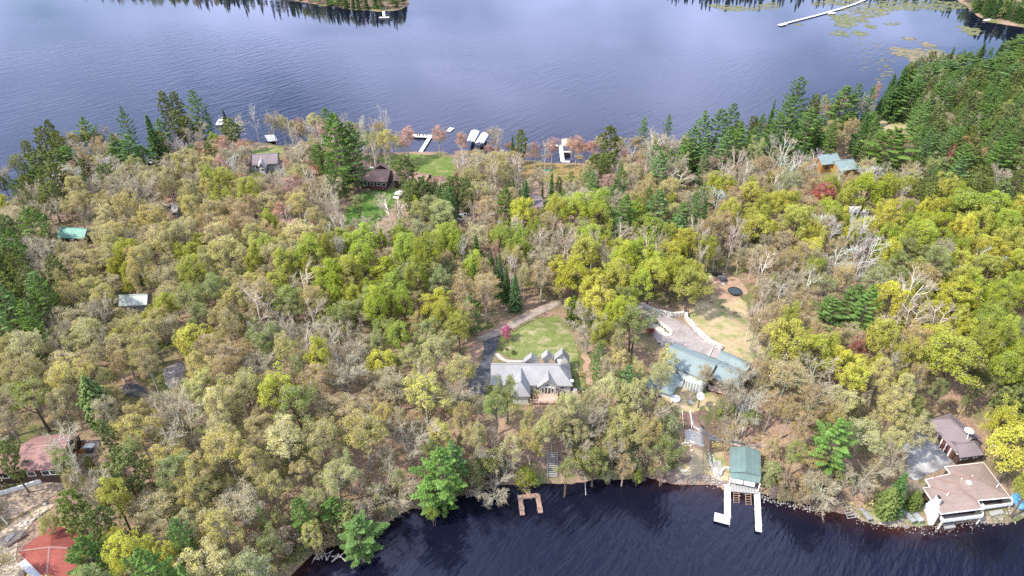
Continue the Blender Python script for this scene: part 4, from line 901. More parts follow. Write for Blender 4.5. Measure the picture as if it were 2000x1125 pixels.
print('KEEP', {k: len(v) for k, v in KEEP.items()}, 'MASS', len(MASS), 'unique', len(set(lab.values())), 'words', max(len(v.split()) for v in lab.values()))
if items: mass('woodland', items, 'outlying woods running on past the edges of the view', 650, .46)
# undergrowth: low brush and saplings between the trees
rng = np.random.default_rng(8); items = []
for _ in range(16000):
    u = rs.uniform(-60, 2060); v = rs.uniform(150, 1150); p = W(u, v, 4); x, y = p[0], p[1]
    if not (GX[0] < x < GX[-1] and GY[0] < y < 395) or shore(x, y) < .4: continue
    if any(inpoly(x, y, P, -.3 if g else -.3) for P, g in CLEAR_POLY if abs(P[:, 0].mean() - x) < 45 and abs(P[:, 1].mean() - y) < 45): continue
    if any(a - 4 < u < c_ + 4 and b_ - 4 < v < e + 4 for a, b_, c_, e in OPEN): continue
    cl = rs.choice([(.40, .35, .18), (.34, .34, .13), (.44, .31, .20), (.28, .33, .10), (.44, .39, .26), (.42, .43, .14)])
    f = rs.uniform(.7, 1.15); items.append((tuple(q * f for q in cl), x, y, hgt(x, y) - .2, rs.uniform(.8, 2.6), rs.uniform(.6, 1.5), False))
items = items[:5200]
mass('undergrowth', items, 'low brush and saplings between the trees', 34, .30, False)
# drift of pebbles and boulders along the shores
def rocks(name, label, pxline, n, smin, smax, wid, m, seed):
    rr = np.random.default_rng(seed); P_ = [W(*q, 0) for q in pxline]; V, F = [], []; k0 = 0
    ico = unit(rr.normal(size=(9, 3)))
    seg = [np.linalg.norm(b - a) for a, b in zip(P_[:-1], P_[1:])]; tot = sum(seg)
    oct_v = np.array([[1, 0, 0], [0, 1, 0], [-1, 0, 0], [0, -1, 0], [0, 0, 1], [0, 0, -1.]]); oct_f = np.array([[0, 1, 4], [1, 2, 4], [2, 3, 4], [3, 0, 4], [1, 0, 5], [2, 1, 5], [3, 2, 5], [0, 3, 5]])
    for _ in range(n):
        t = rr.uniform(0, tot); j = 0
        while t > seg[j] and j < len(seg) - 1: t -= seg[j]; j += 1
        c = P_[j] + (P_[j + 1] - P_[j]) * t / seg[j]; c = c + np.array([rr.normal() * .4, rr.normal() * wid, 0]); s_ = rr.uniform(smin, smax) ** 1.0
        z = max(hgt(c[0], c[1]), -.1) + s_ * .15; az = rr.uniform(0, 6.28); R3 = np.array([[math.cos(az), -math.sin(az), 0], [math.sin(az), math.cos(az), 0], [0, 0, 1]])
        V.append((oct_v * rr.uniform(.7, 1.15, (6, 1)) * [s_, s_ * rr.uniform(.6, .95), s_ * .6]) @ R3.T + [c[0], c[1], z]); F.append(oct_f + k0); k0 += 6
    return tag(obj(name, mesh_np(name, np.vstack(V), np.vstack(F), [m])), label, kind='stuff')
rocks('shore_rocks', 'pale riprap stones lining the bank before the shore house', [(1662,1009),(1700,1019),(1750,1026),(1800,1032),(1850,1031),(1900,1023),(1940,1017),(1985,1004),(2040,986)], 1200, .09, .28, .7, M['stone_mid'], 1)
rocks('shore_rocks', 'grey stones along the bank beside the boathouse', [(1318,938),(1370,940),(1420,952),(1480,968),(1530,984),(1600,996)], 700, .10, .34, .5, M['stone_grey'], 2)
rocks('shore_rocks', 'small stones along the back lawn shore', [(760,299),(810,298),(880,306),(980,313),(1060,317),(1180,321)], 400, .12, .35, .5, M['stone_grey'], 3)
rocks('rubble', 'white rubble patch on the slope beside the boathouse', [(1384,906),(1390,920),(1398,934)], 420, .12, .34, .8, M['stone_white'], 4)
# floating weed and lily beds
def weed(name, label, blobs, cl, seed, smin=.25, smax=.8):
    rr = np.random.default_rng(seed); V, F, T_ = [], [], []; k0 = 0
    hexa = np.array([[math.cos(i * math.pi / 3), math.sin(i * math.pi / 3)] for i in range(6)])
    for (u, v, ru, rv, n, rot) in blobs:
        ca, sa = math.cos(rot), math.sin(rot)
        for _ in range(n):
            a = rr.uniform(0, 6.283); q = rr.uniform(0, 1) ** .55 * (1 + .25 * math.sin(3 * a + u) + .15 * math.sin(7 * a + v)); du, dv = q * ru * math.cos(a), q * rv * math.sin(a)
            uu, vv = u + du * ca - dv * sa, v + du * sa + dv * ca
            if math.sin(uu * .31 + vv * .9) + math.sin(uu * .11 - vv * .7 + 2) < -.95: continue
            p = W(uu, vv, .03); s_ = rr.uniform(smin, smax)
            V.append(np.column_stack([p[0] + hexa[:, 0] * s_ * rr.uniform(1, 2.4), p[1] + hexa[:, 1] * s_, np.full(6, .02 + rr.uniform(0, .05))])); F.append([np.arange(6) + k0]); k0 += 6
            c_ = cl[rr.integers(0, len(cl))]; T_.append(np.tile([*c_, 1], (6, 1)))
    me = mesh_np(name, np.vstack(V), np.vstack(F), [M['weed']]); ca_ = me.color_attributes.new('tint', 'FLOAT_COLOR', 'POINT'); ca_.data.foreach_set('color', np.vstack(T_).astype(np.float32).ravel())
    return tag(obj(name, me), label, kind='stuff')
m, n, l, b = nodes('floating_weed'); at = n.new('ShaderNodeAttribute'); at.attribute_name = 'tint'; l.new(at.outputs['Color'], b.inputs['Base Color']); b.inputs['Roughness'].default_value = .8; M['weed'] = m
TAN = [(.17, .13, .07), (.13, .12, .055), (.20, .15, .09), (.10, .095, .045)]; GRN = [(.10, .11, .03), (.14, .14, .05), (.075, .09, .025), (.16, .14, .06)]
weed('weed_bed', 'tan weed bed floating off the eastern pine shore', [(1795, 108, 48, 14, 1500, .12), (1850, 112, 42, 8, 700, .16), (1768, 100, 22, 6, 300, .1), (1812, 88, 16, 5, 200, .3), (1815, 140, 32, 12, 420, 0), (1880, 114, 24, 5, 250, .15), (1775, 76, 12, 3, 90, .1)], TAN, 5)
weed('lily_beds', 'green lily beds under the long pier and the far shore', [(1655, 38, 36, 11, 900, .1), (1640, 66, 18, 5, 160, .1), (1680, 66, 14, 5, 200, .1), (1650, 50, 18, 4, 140, 0), (1700, 22, 50, 10, 900, 0), (1760, 12, 70, 9, 1300, .05), (1850, 10, 60, 9, 900, .05), (1640, 4, 50, 8, 700, 0),
  (1440, 17, 34, 5, 500, .05), (1500, 12, 30, 7, 300, -.1), (1895, 60, 22, 7, 400, .25), (1745, 47, 16, 3, 90, 0), (1400, 12, 20, 4, 160, .1), (1700, 52, 14, 4, 90, .2), (1560, 48, 10, 2, 20, 0)], GRN, 6)
weed('drift_weed', 'scattered dark leaves adrift off the eastern pines', [(1700, 110, 60, 26, 60, .2), (1735, 150, 24, 22, 50, 0), (1720, 90, 40, 8, 24, .2)], [(.10, .09, .06), (.14, .12, .08)], 7, .3, .9)

# ------------------------------------------------------------------ buildings
def rel(root): return B(tuple(root.location))
class House:
    def __init__(s, name, label, u, v, gz=None, cat='house', group=None):
        p = G(u, v); s.g = p[2] if gz is None else gz; p = W(u, v, s.g); s.root = empty(name, (p[0], p[1], s.g), label, cat, group)
    def part(s, b, name, m, parent=None): return b.build(name, m, parent or s.root)
    def block(s, P, ze, zr, roofm, wallm, hipA=0, hipB=0, ov=.45, th=.2, zg=None, ridge=None, name='roof'):
        """P: four world xy eave corners; P0-P1 end A, P2-P3 end B; ridge runs from A to B"""
        P = [np.array(p[:2], float) for p in P]; zg = s.g - 1.2 if zg is None else zg
        a = (P[0] + P[1]) / 2; b = (P[3] + P[2]) / 2; d = b - a; ln = np.linalg.norm(d); d /= ln
        ra = a + d * hipA; rb = b - d * hipB
        V = [(*P[0], ze), (*P[1], ze), (*P[2], ze), (*P[3], ze), (*ra, zr), (*rb, zr)]
        F = [(3, 0, 4, 5), (1, 2, 5, 4), (0, 1, 4), (2, 3, 5)] if (hipA and hipB) else [(3, 0, 4, 5), (1, 2, 5, 4)] + ([(0, 1, 4)] if hipA else []) + ([(2, 3, 5)] if hipB else [])
        r = s.part(rel(s.root).slab(V, F, th), name, roofm)
        cap = rel(s.root).beam((*ra, zr + .03), (*rb, zr + .03), .3, .08); s.part(cap, 'ridge_cap', roofm, r)
        # walls
        c = sum(P) / 4; half = np.linalg.norm(P[1] - P[0]) / 2; sl_ = (zr - ze) / max(half, .1)
        e1 = (P[1] - P[0]) / np.linalg.norm(P[1] - P[0])
        Q = [P[0] + d * ov + e1 * ov, P[1] + d * ov - e1 * ov, P[2] - d * ov - e1 * ov, P[3] - d * ov + e1 * ov]
        zt = ze + ov * sl_ - th - .03; zz = zr - th - .03
        qa = (Q[0] + Q[1]) / 2; qb = (Q[2] + Q[3]) / 2
        vs = [(*q, zg) for q in Q] + [(*q, zt) for q in Q]; fs = [(3, 2, 1, 0), (1, 2, 6, 5), (3, 0, 4, 7)]
        n = 8
        if not hipA: vs.append((*qa, zz)); fs.append((0, 1, 5, n, 4)); ia = n; n += 1
        else: fs.append((0, 1, 5, 4)); ia = None
        if not hipB: vs.append((*qb, zz)); fs.append((2, 3, 7, n, 6)); n += 1
        else: fs.append((2, 3, 7, 6))
        s.part(rel(s.root).add(vs, fs), 'wall', wallm)
        s.Q = Q; s.c = c; return r
    def front(s, nl, nr, rl, rr, ze, zr, roofm, wallm, **k):
        """block from the eave and ridge seen from the camera side"""
        nl, nr = W(*nl, ze)[:2], W(*nr, ze)[:2]; rl, rr = W(*rl, zr)[:2], W(*rr, zr)[:2]
        ax = (nr - nl) / np.linalg.norm(nr - nl); nv = np.array([-ax[1], ax[0]])
        dep = max(((rl - nl) @ nv + (rr - nr) @ nv) / 2, 2.2) * 2
        return s.block([nl, nl + nv * dep, nr + nv * dep, nr], ze, zr, roofm, wallm, **k)
    def window(s, i, t, zc, w=1.2, h=1.2, frame='white', glass='glass', name='window', out=.0):
        """on wall side i of the last block (0: P0-P1, 1: P1-P2, 2: P2-P3, 3: P3-P0)"""
        a, b = s.Q[i], s.Q[(i + 1) % 4]; d = (b - a) / np.linalg.norm(b - a); nrm = np.array([d[1], -d[0]])
        if (a + b - 2 * s.c) @ nrm < 0: nrm = -nrm
        c = a + (b - a) * t + nrm * (.03 + out); rz = math.atan2(d[1], d[0]); bb = rel(s.root)
        for sx in (-1, 1): bb.box((*(c + d * sx * w / 2), zc), .12, .12, h + .12, rz)
        for sz in (-1, 1): bb.box((*c, zc + sz * h / 2), w - .12, .115, .12, rz)
        f = s.part(bb, name, M[frame]); g = rel(s.root).box((*c, zc), w - .1, .05, h - .1, rz); s.part(g, 'pane', M[glass], f)
        return f
def rail(root, pts, z, h=1.0, m='white', step=1.8, name='railing', solid=False):
    b = rel(root)
    for p, q in zip(pts[:-1], pts[1:]):
        p = np.array(p[:2], float); q = np.array(q[:2], float); ln = np.linalg.norm(q - p)
        b.beam((*p, z + h), (*q, z + h), .1, .09); b.beam((*p, z + h * .45), (*q, z + h * .45), .05, h * .75 if solid else .06)
        for k in range(int(ln / step) + 1):
            c = p + (q - p) * min(1, k * step / ln); b.box((*c, z + h / 2), .12, .12, h)
    return b.build(name, M[m], root)
def fr(ox, oy, sc_): return lambda x, y: (ox + x / sc_, oy + y / sc_)

# -- the grey house with several gables
f1 = fr(900, 560, 4.5); g = 8.3
h = House('gabled_house', 'grey shingled house of many gables with cream walls and pinkish deck', 1040, 735, g)
w1 = lambda x, y, z: W(*f1(x, y), z)
RL, RR, FL, FR, BR = w1(275, 672, 14.2), w1(848, 676, 14.2), w1(262, 862, 11.3), w1(985, 872, 11.3), w1(972, 672, 11.3)
h.block([(FL[0], FL[1]), (FL[0], BR[1]), (FR[0] - .2, BR[1]), (FR[0], FR[1])], 11.3, 14.2, M['sh_grey'], M['cream'], hipB=3.0)
h.window(3, .10, 10.4, 1.3, .7); h.window(3, .055, 10.4, .6, .7); mainQ = h.Q
h.window(3, .40, 10.3, 1.6, 1.5, glass='glass')
def wing(L0, R0, L1, R1, ze, zr, **k):     # near-left, near-right, far-left, far-right
    return h.block([L0[:2], R0[:2], R1[:2], L1[:2]], ze, zr, M['sh_grey'], M['cream'], **k)
a, b = w1(672, 888, 11.2), w1(857, 888, 11.2)
wing(a, b, a + [0, 4.2, 0], b + [0, 4.2, 0], 11.2, 13.4)
for t, w_ in ((.42, .75), (.60, .75), (.22, .6), (.80, .6)): h.window(0, t, 9.95, w_, 1.9 if w_ > .7 else 1.5, name='door' if w_ > .7 else 'window')
# arched gable window
cx = (h.Q[0] + h.Q[1]) / 2; bb = rel(h.root); n_ = 9
arc = [(cx[0] + .85 * math.cos(math.pi * i / (n_ - 1)), cx[1] - .06, 11.35 + .62 * math.sin(math.pi * i / (n_ - 1))) for i in range(n_)]
arc2 = [(p[0], p[1] + .05, p[2]) for p in arc]; bb.add(arc + arc2, [tuple(range(n_)), tuple(range(n_, 2 * n_))[::-1]]); pane = bb.build('arched_window', M['glass'], h.root)
bb = rel(h.root)
for p, q in zip(arc[:-1], arc[1:]): bb.beam(p, q, .12, .1)
bb.beam(arc[0], arc[-1], .12, .1); bb.build('frame', M['white'], pane)
a, b = w1(440, 962, 11.1), w1(612, 965, 11.1)
wing(a, b, a + [0, 6.2, 0], b + [0, 6.2, 0], 11.1, 13.8, hipA=1.7)
h.window(1, .2, 10.1, .9, 1.2)
for (nl, nr, fl, fr_, ze, zr) in (((708, 640), (803, 640), (708, 592), (803, 592), 12.3, 13.6), ((812, 650), (957, 668), (812, 603), (955, 606), 11.5, 13.9), ((550, 668), (683, 668), (552, 628), (683, 624), 11.9, 13.5)):
    wing(w1(*nl, ze), w1(*nr, ze), w1(*fl, ze), w1(*fr_, ze), ze, zr)
c = w1(864, 700, 13.2); h.part(rel(h.root).box((c[0], c[1], 14.0), .55, .55, 1.6).box((c[0], c[1], 14.9), .75, .75, .12), 'chimney', M['white'])
dk = [w1(632, 928, 8.9), w1(843, 932, 8.9), w1(843, 1022, 8.9), w1(632, 1018, 8.9)]
x0_, x1_, yb_, yf_ = dk[0][0], dk[1][0], dk[0][1] + .6, dk[2][1]
for k in range(12):
    t0 = x0_ + (x1_ - x0_) * k / 12; t1 = x0_ + (x1_ - x0_) * (k + 1) / 12
    h.part(rel(h.root).box(((t0 + t1) / 2, (yb_ + yf_) / 2, 8.83), (t1 - t0) - .03, yb_ - yf_, .12), 'deck_board', M['deck_pink'])
rail(h.root, [(x0_, yb_), (x0_, yf_), (x1_, yf_), (x1_, yb_)], 8.9, .95, 'deck_pink', 1.5)
bb = rel(h.root)
for x_ in (x0_ + .1, (x0_ + x1_) / 2, x1_ - .1): bb.box((x_, yf_ + .15, 7.8), .16, .16, 2.0)
bb.build('deck_post', M['deck_dark'], h.root)
for k in range(5): h.part(rel(h.root).box((x0_ - .5 - .28 * k, yf_ + .9 - .1 * k, 8.7 - .2 * k), .3, 1.2, .1), 'step', M['deck_pink'])
c = w1(978, 820, 12.4); dsh = h.part(rel(h.root).dome((c[0], c[1], 12.2), .45, .18), 'satellite_dish', M['white'])
c = w1(988, 915, 9.0); tag(B((c[0], c[1], 8.3)).box((c[0] + .4, c[1], 8.8), .9, .8, 1.1).box((c[0] + .4, c[1], 9.38), .7, .6, .06).build('heat_pump', M['white']), 'white box unit on the ground at the end of the gabled house', 'air conditioner')

# -- the long blue-green roofed house
f2 = fr(1200, 600, 5); w2 = lambda x, y, z: W(*f2(x, y), z)
h = House('long_house', 'long house with blue-green shingled roofs and a curved glass sunroom', 1380, 715, 8.6); GR = M['roof_green']
h.block([w2(465, 520, 12), w2(595, 352, 12), w2(1045, 528, 12), w2(905, 725, 12)], 12.0, 13.7, GR, M['cream'], th=.28)
for t in (.90, .84, .78, .72, .64, .56): h.window(3, 1 - t + .06, 11.0, .8, 1.3)
h.block([w2(945, 682, 11.9), w2(1045, 530, 11.9), w2(1335, 640, 11.9), w2(1222, 790, 11.9)], 11.9, 13.2, GR, M['brown_wall'], th=.25, hipB=1.5)
h.window(3, .6, 10.9, 1.8, 1.5); h.window(3, .3, 10.9, 1.8, 1.5)
h.block([w2(1000, 502, 12.4), w2(1057, 416, 12.4), w2(1342, 550, 12.4), w2(1292, 628, 12.4)], 12.3, 13.1, GR, M['cream'], th=.28)
h.block([w2(560, 862, 10.4), w2(300, 772, 10.4), w2(440, 602, 10.4), w2(672, 668, 10.4)], 10.4, 11.8, GR, M['cream'], th=.25, hipA=2, hipB=2)
arcp = [(640, 664), (655, 682), (675, 699), (698, 714), (722, 727), (748, 738), (775, 748), (803, 757), (833, 765), (866, 773)]
tp = [w2(x, y, 11.0) for x, y in arcp]; bt = [np.array([p[0], p[1], 8.5]) for p in tp]
for i in range(9):
    m_ = (tp[i] + tp[i + 1]) / 2; d = tp[i + 1] - tp[i]; n_ = np.array([d[1], -d[0], 0]); n_ = n_ / np.linalg.norm(n_) * .03
    pn = rel(h.root).add([bt[i] - n_, bt[i + 1] - n_, tp[i + 1] - n_, tp[i] - n_, bt[i] + n_, bt[i + 1] + n_, tp[i + 1] + n_, tp[i] + n_], [(0, 1, 2, 3), (7, 6, 5, 4), (0, 4, 5, 1), (3, 2, 6, 7)])
    h.part(pn, 'glass_panel', M['glass_pale'])
for i in range(10): h.part(rel(h.root).beam(bt[i], tp[i] + [0, 0, .05], .16), 'mullion', M['white'])
top = tp + [w2(900, 720, 11.0), w2(800, 680, 11.0), w2(700, 636, 11.0), w2(600, 592, 11.0)]
h.part(rel(h.root).prism([p[:2] for p in top], 11.02, 11.2), 'sunroom_roof', M['roof_pale'])
dkp = [w2(905, 748, 9.4), w2(1120, 808, 9.4), w2(1090, 850, 9.4), w2(925, 800, 9.4)]
h.part(rel(h.root).prism([p[:2] for p in dkp], 9.2, 9.4), 'deck', M['deck_pink']); rail(h.root, [dkp[0], dkp[3], dkp[2], dkp[1]], 9.4, .95, 'deck_grey', 1.5)
bb = rel(h.root)
for p in dkp[2:]: bb.box((p[0], p[1] + .3, 8.3), .2, .2, 2.0)
bb.build('deck_post', M['brown_wall'], h.root)
p, q = w2(545, 395, 11.4), w2(520, 430, 11.4); h.part(rel(h.root).prism([w2(545, 372, 11)[:2], w2(575, 378, 11)[:2], w2(550, 425, 11)[:2], w2(515, 415, 11)[:2]], 9, 11.0), 'entry_wall', M['white'])
for (x, y, z) in ((630, 545, 13.2), (1045, 577, 13.4), (1083, 527, 13.3), (900, 560, 13.6)): c = w2(x, y, z); h.part(rel(h.root).cyl((c[0], c[1], z - .5), .12, .7, 8), 'vent_pipe', M['metal'])

# stone retaining wall along the drive: coursed blocks, larger ones singly
pts = [G(*f2(x, y)) for x, y in ((270, -8), (330, 30), (400, 58), (470, 72), (560, 92), (640, 86), (690, 78), (702, 128), (740, 172), (790, 230), (850, 290), (915, 345), (980, 385), (1048, 414))]
wr = empty('retaining_wall', pts[6], 'pale stone retaining wall curving above the old asphalt drive', 'stone wall'); rs2 = random.Random(9)
for p, q in zip(pts[:-1], pts[1:]):
    d = q - p; ln = np.linalg.norm(d[:2]); nb = max(2, int(ln / .85)); rz = math.atan2(d[1], d[0])
    for row in range(3):
        for k in range(nb):
            t = (k + .5 + (.25 if row % 2 else -.1)) / nb; c = p + d * min(t, 1.0)
            z = hgt(c[0], c[1]) + .22 + row * .42
            B_ = rel(wr).box((c[0] + rs2.uniform(-.06, .06), c[1] + rs2.uniform(-.06, .06), z), ln / nb * rs2.uniform(.82, .97), rs2.uniform(.5, .72), rs2.uniform(.34, .41), rz + rs2.uniform(-.08, .08))
            B_.build('stone', M['stone_white'], wr)
# turnaround island
isl = [G(*f2(x, y)) for x, y in ((358, 150), (375, 128), (410, 130), (470, 165), (530, 205), (562, 245), (555, 280), (515, 288), (460, 268), (400, 215))]
ir = empty('planting_island', isl[4], 'pale gravel island with a kerb in the middle of the old asphalt drive', 'planting bed')
zi = np.mean([p[2] for p in isl])
rel(ir).prism([p[:2] for p in isl], zi - .6, zi + .22).build('gravel_bed', M['stone_tan'], ir)
bb = rel(ir)
for p, q in zip(isl, isl[1:] + isl[:1]): bb.beam((p[0], p[1], zi + .18), (q[0], q[1], zi + .18), .22, .26)
bb.build('kerb', M['stone_white'], ir)

def bush(u, v, r, hgt_, colr, label, name='shrub', cat='shrub', group=None, proto='bush'):
    p = G(u, v); tm, cm, hh, rr = PROTO[proto][0]; root = empty(name, p, label, cat, group, rs.uniform(0, 6)); root.scale = (r / rr, r / rr, hgt_ / hh)
    a = obj('trunk', tm, root); a.color = (.12, .09, .07, 1); b = obj('crown', cm, root); b.color = (*colr, 1); return root
bush(*f2(402, 160), .8, 1.1, (.06, .10, .03), 'round dark green shrub at the north end of the drive island')
for i, (x, y) in enumerate(((440, 187), (462, 203), (488, 222), (500, 240), (522, 252))):
    bush(*f2(x, y), .35, .5, (.05, .07, .03), ORD[i + 1] + ' small dark clump in the row on the drive island', group='small clumps on the drive island')
bush(*f1(400, 462), 1.9, 4.2, (.50, .17, .27), 'pink flowering crabapple where the black drive meets the gravel', 'crabapple_tree', 'crabapple')
bush(*f1(462, 595), .7, 1.0, (.07, .12, .04), 'small round green shrub beside the curved path of the gabled house')
bush(*f1(405, 560), .5, .6, (.16, .12, .07), 'low brownish shrub in the bed beside the crabapple')
bush(1268, 655, 1.3, 2.2, (.26, .08, .07), 'dark red barberry shrub at the edge of the old asphalt drive')
# round things in the yard of the long house
p = G(1318, 783); r = empty('hot_tub', p, 'round white-covered hot tub on the dry yard below the sunroom', 'hot tub')
rel(r).cyl((p[0], p[1], p[2] - .1), 1.0, .8, 20).build('tub', M['cream'], r); cv = rel(r).cyl((p[0], p[1], p[2] + .7), 1.08, .14, 20).build('cover', M['white'], r)
rel(r).beam((p[0] - 1.0, p[1] + .1, p[2] + .85), (p[0] + 1.0, p[1] + .1, p[2] + .85), .12, .05).build('fold', M['metal'], cv)
p = G(1363, 797); r = empty('satellite_dish', p, 'large white dish on a dark pole before the sunroom deck', 'satellite dish')
rel(r).beam(p, p + [0, 0, 3.1], .16).build('pole', M['dark_metal'], r); bb = rel(r)
n_ = 18; cen = p + np.array([0, 0, 3.3]); rim = [cen + np.array([.85 * math.cos(2 * math.pi * i / n_), 0.85 * math.sin(2 * math.pi * i / n_) * .85, .3 + .55 * math.sin(2 * math.pi * i / n_)]) for i in range(n_)]
bb.add([cen - [0, -.1, .05]] + rim, [(0, 1 + i, 1 + (i + 1) % n_) for i in range(n_)]); bb.add([cen - [0, -.13, .10]] + [q - [0, 0, .06] for q in rim], [(0, 1 + (i + 1) % n_, 1 + i) for i in range(n_)])
bb.build('reflector', M['cream'], r); bb = rel(r)
for i in range(0, n_, 3): bb.beam(cen + [0, .1, 0], rim[i] + [0, 0, .02], .06)
bb.build('rib', M['metal'], r)
def rock(u, v, s, label=None, m='stone_grey', group=None, seed=0, name='boulder'):
    p = G(u, v); rr = np.random.default_rng(seed + int(u * 7 + v)); b = B(p); d = unit(rr.normal(size=(26, 3)))
    import bmesh
    bm = bmesh.new()
    for q in d: bm.verts.new(tuple(q * s * rr.uniform(.75, 1.1) * np.array([1, .8, .62])))
    bmesh.ops.convex_hull(bm, input=bm.verts[:]); me = bpy.data.meshes.new(name); bm.to_mesh(me); bm.free(); me.materials.append(M[m])
    o = obj(name, me, None, (p[0], p[1], p[2] + s * .2), rr.uniform(0, 6)); tag(o, label, 'rock', group); return o
rock(1349, 787, .8, 'pale boulder on the dry yard between hot tub and dish', 'stone_white')
p = G(1325, 752); tag(B(p).box(p + [0, 0, .6], 1.6, 1.2, 1.2).box(p + [0, 0, 1.26], 1.7, 1.3, .1).build('storage_box', M['white']), 'small white storage box at the corner of the sunroom', 'storage box')

# dark stairs down the bank and the path edging
p0, p1 = G(1340, 806), G(1342, 838); r = empty('garden_stairs', p0, 'dark timber stairs running down the bank above the pink patio', 'stairs')
d = p1 - p0; n_ = 11; dirn = d[:2] / np.linalg.norm(d[:2]); rz = math.atan2(dirn[1], dirn[0])
for k in range(n_):
    c = p0 + d * (k + .5) / n_; rel(r).box((c[0], c[1], hgt(c[0], c[1]) + .3), np.linalg.norm(d[:2]) / n_ * .86, 1.5, .12, rz).build('tread', M['mulch'], r)
for s_ in (-1, 1):
    o_ = np.array([-dirn[1], dirn[0], 0]) * .85 * s_; rel(r).beam(p0 + o_ + [0, 0, .5], p1 + o_ + [0, 0, .4], .12, .35).build('stringer', M['stone_white'], r)
for (name, label, px, m, hh, w_) in (('edging_wall', 'low pale stone edging beside the dark timber stairs', [(1347, 805), (1352, 834), (1366, 842)], 'stone_white', .4, .35),
    ('edging_wall', 'long grey stone edging running behind the boathouse', [(1366, 843), (1384, 851), (1398, 856), (1440, 862), (1494, 873)], 'stone_grey', .5, .45),
    ('edging_wall', 'short curved stone edging under the pink patio', [(1337, 861), (1356, 867), (1374, 872)], 'stone_white', .4, .3),
    ('curved_bench_wall', 'white curved low wall beside the boathouse corner', [(1407, 929), (1408, 923), (1413, 918), (1420, 916), (1424, 918)], 'stone_white', .7, .4)):
    P_ = [G(*q) for q in px]; r = empty(name, P_[0], label, 'stone wall')
    for p, q in zip(P_[:-1], P_[1:]):
        ln = np.linalg.norm((q - p)[:2]); nb = max(1, int(ln / .9))
        for k in range(nb):
            a = p + (q - p) * k / nb; b = p + (q - p) * (k + .93) / nb
            rel(r).beam((a[0], a[1], hgt(a[0], a[1]) + hh / 2), (b[0], b[1], hgt(b[0], b[1]) + hh / 2), w_ * rs2.uniform(.85, 1.1), hh * rs2.uniform(.85, 1.1)).build('stone', M[m], r)
p = G(1337, 893); r = empty('fire_ring', p, 'ring of pale stones round a bare patch near the shore', 'fire ring')
for k in range(16):
    a = k * 2 * math.pi / 16; rel(r).box((p[0] + 1.5 * math.cos(a), p[1] + 1.5 * math.sin(a), hgt(p[0] + 1.5 * math.cos(a), p[1] + 1.5 * math.sin(a)) + .12), .5, .34, .34, a + 1.57).build('stone', M['stone_white'], r)
rel(r).cyl((p[0], p[1], p[2] - .3), 1.25, .42, 14).build('ash_bed', M['mulch'], r)
p0, p1 = G(1401, 900), G(1405, 932); r = empty('stone_steps', p0, 'grey stone steps beside the white rubble patch by the boathouse', 'steps'); d = p1 - p0
for k in range(9):
    c = p0 + d * (k + .5) / 9; rel(r).box((c[0], c[1], hgt(c[0], c[1]) + .1), 1.5, np.linalg.norm(d[:2]) / 9 * .85, .22, .08).build('step', M['stone_grey'], r)

# -- boathouse
h = House('boathouse', 'blue-green roofed boathouse with white doors behind the two white docks', 1456, 905, 1.4, 'boathouse')
ze = 4.0
h.block([W(1425.6, 922, ze), W(1486.5, 930, ze), W(1485.5, 881, ze), W(1425.6, 873, ze)], ze, 4.75, M['roof_dkgreen'], M['cream'], ov=.4, th=.22)
a0, a1, a2, a3 = W(1426, 921, 3.95), W(1486.8, 929, 3.95), W(1484, 943, 3.2), W(1426.5, 932, 3.2)
h.part(rel(h.root).slab([a0, a1, a2, a3], [(3, 2, 1, 0)], .12), 'awning', M['roof_dkgreen'])
dd0, dd1 = W(1431, 935.5, 2.7), W(1474, 944, 2.7)
for t0, t1 in ((0, .46), (.52, 1)):
    p, q = dd0 + (dd1 - dd0) * t0, dd0 + (dd1 - dd0) * t1
    h.part(rel(h.root).beam((p[0], p[1], 2.5), (q[0], q[1], 2.5), 1.1, .5), 'bench_box', M['white'])
for (u, v) in ((1427, 935), (1484, 946)): c = W(u, v, 3.0); h.part(rel(h.root).beam((c[0], c[1], .6), (c[0], c[1], 3.2), .18), 'awning_post', M['white'])
qd = [W(1427, 942, 1.15), W(1479, 951, 1.15), W(1480, 964, 1.15), W(1428, 959, 1.15)]
for k in range(9):
    t0, t1 = k / 9, (k + .93) / 9; P_ = [qd[0] + (qd[1] - qd[0]) * t0, qd[0] + (qd[1] - qd[0]) * t1, qd[3] + (qd[2] - qd[3]) * t1, qd[3] + (qd[2] - qd[3]) * t0]
    h.part(rel(h.root).prism([p[:2] for p in P_], 1.0, 1.15), 'deck_board', M['deck_grey'])

# -- docks
def dock(name, label, segs, z, m, plen=1.3, w_=None, cat='dock', posts=True, thick=.28):
    P0 = W(segs[0][0], segs[0][1], z); r = empty(name, (P0[0], P0[1], 0), label, cat)
    for (u0, v0, u1, v1, w) in segs:
        a, b = W(u0, v0, z), W(u1, v1, z); ln = np.linalg.norm(b - a); n_ = max(1, round(ln / plen)); d = (b - a) / ln; rz = math.atan2(d[1], d[0])
        for k in range(n_):
            c = a + d * ln * (k + .5) / n_; rel(r).box((c[0], c[1], z - thick / 2 + rs2.uniform(-.01, .01)), ln / n_ * .965, w, thick, rz).build('panel', M[m], r)
        if posts:
            s_ = np.array([-d[1], d[0], 0])
            for k in range(0, n_ + 1, 3):
                for sg in (-1, 1):
                    c = a + d * (ln * k / n_) + s_ * sg * (w / 2 + .07); rel(r).cyl((c[0], c[1], -1.2), .05, z + 1.2 + .35, 6).build('post', M['metal'], r)
    return r
dock('l_shaped_dock', 'white L-shaped dock at the west corner of the boathouse', [(1420.8, 946, 1420.8, 1009, 1.25), (1426, 1016, 1395, 1008, 1.9)], .7, 'dock_white')
dock('straight_dock', 'straight white dock east of the boathouse boat rails', [(1478.5, 960, 1482, 1037, 1.15)], .7, 'dock_white')
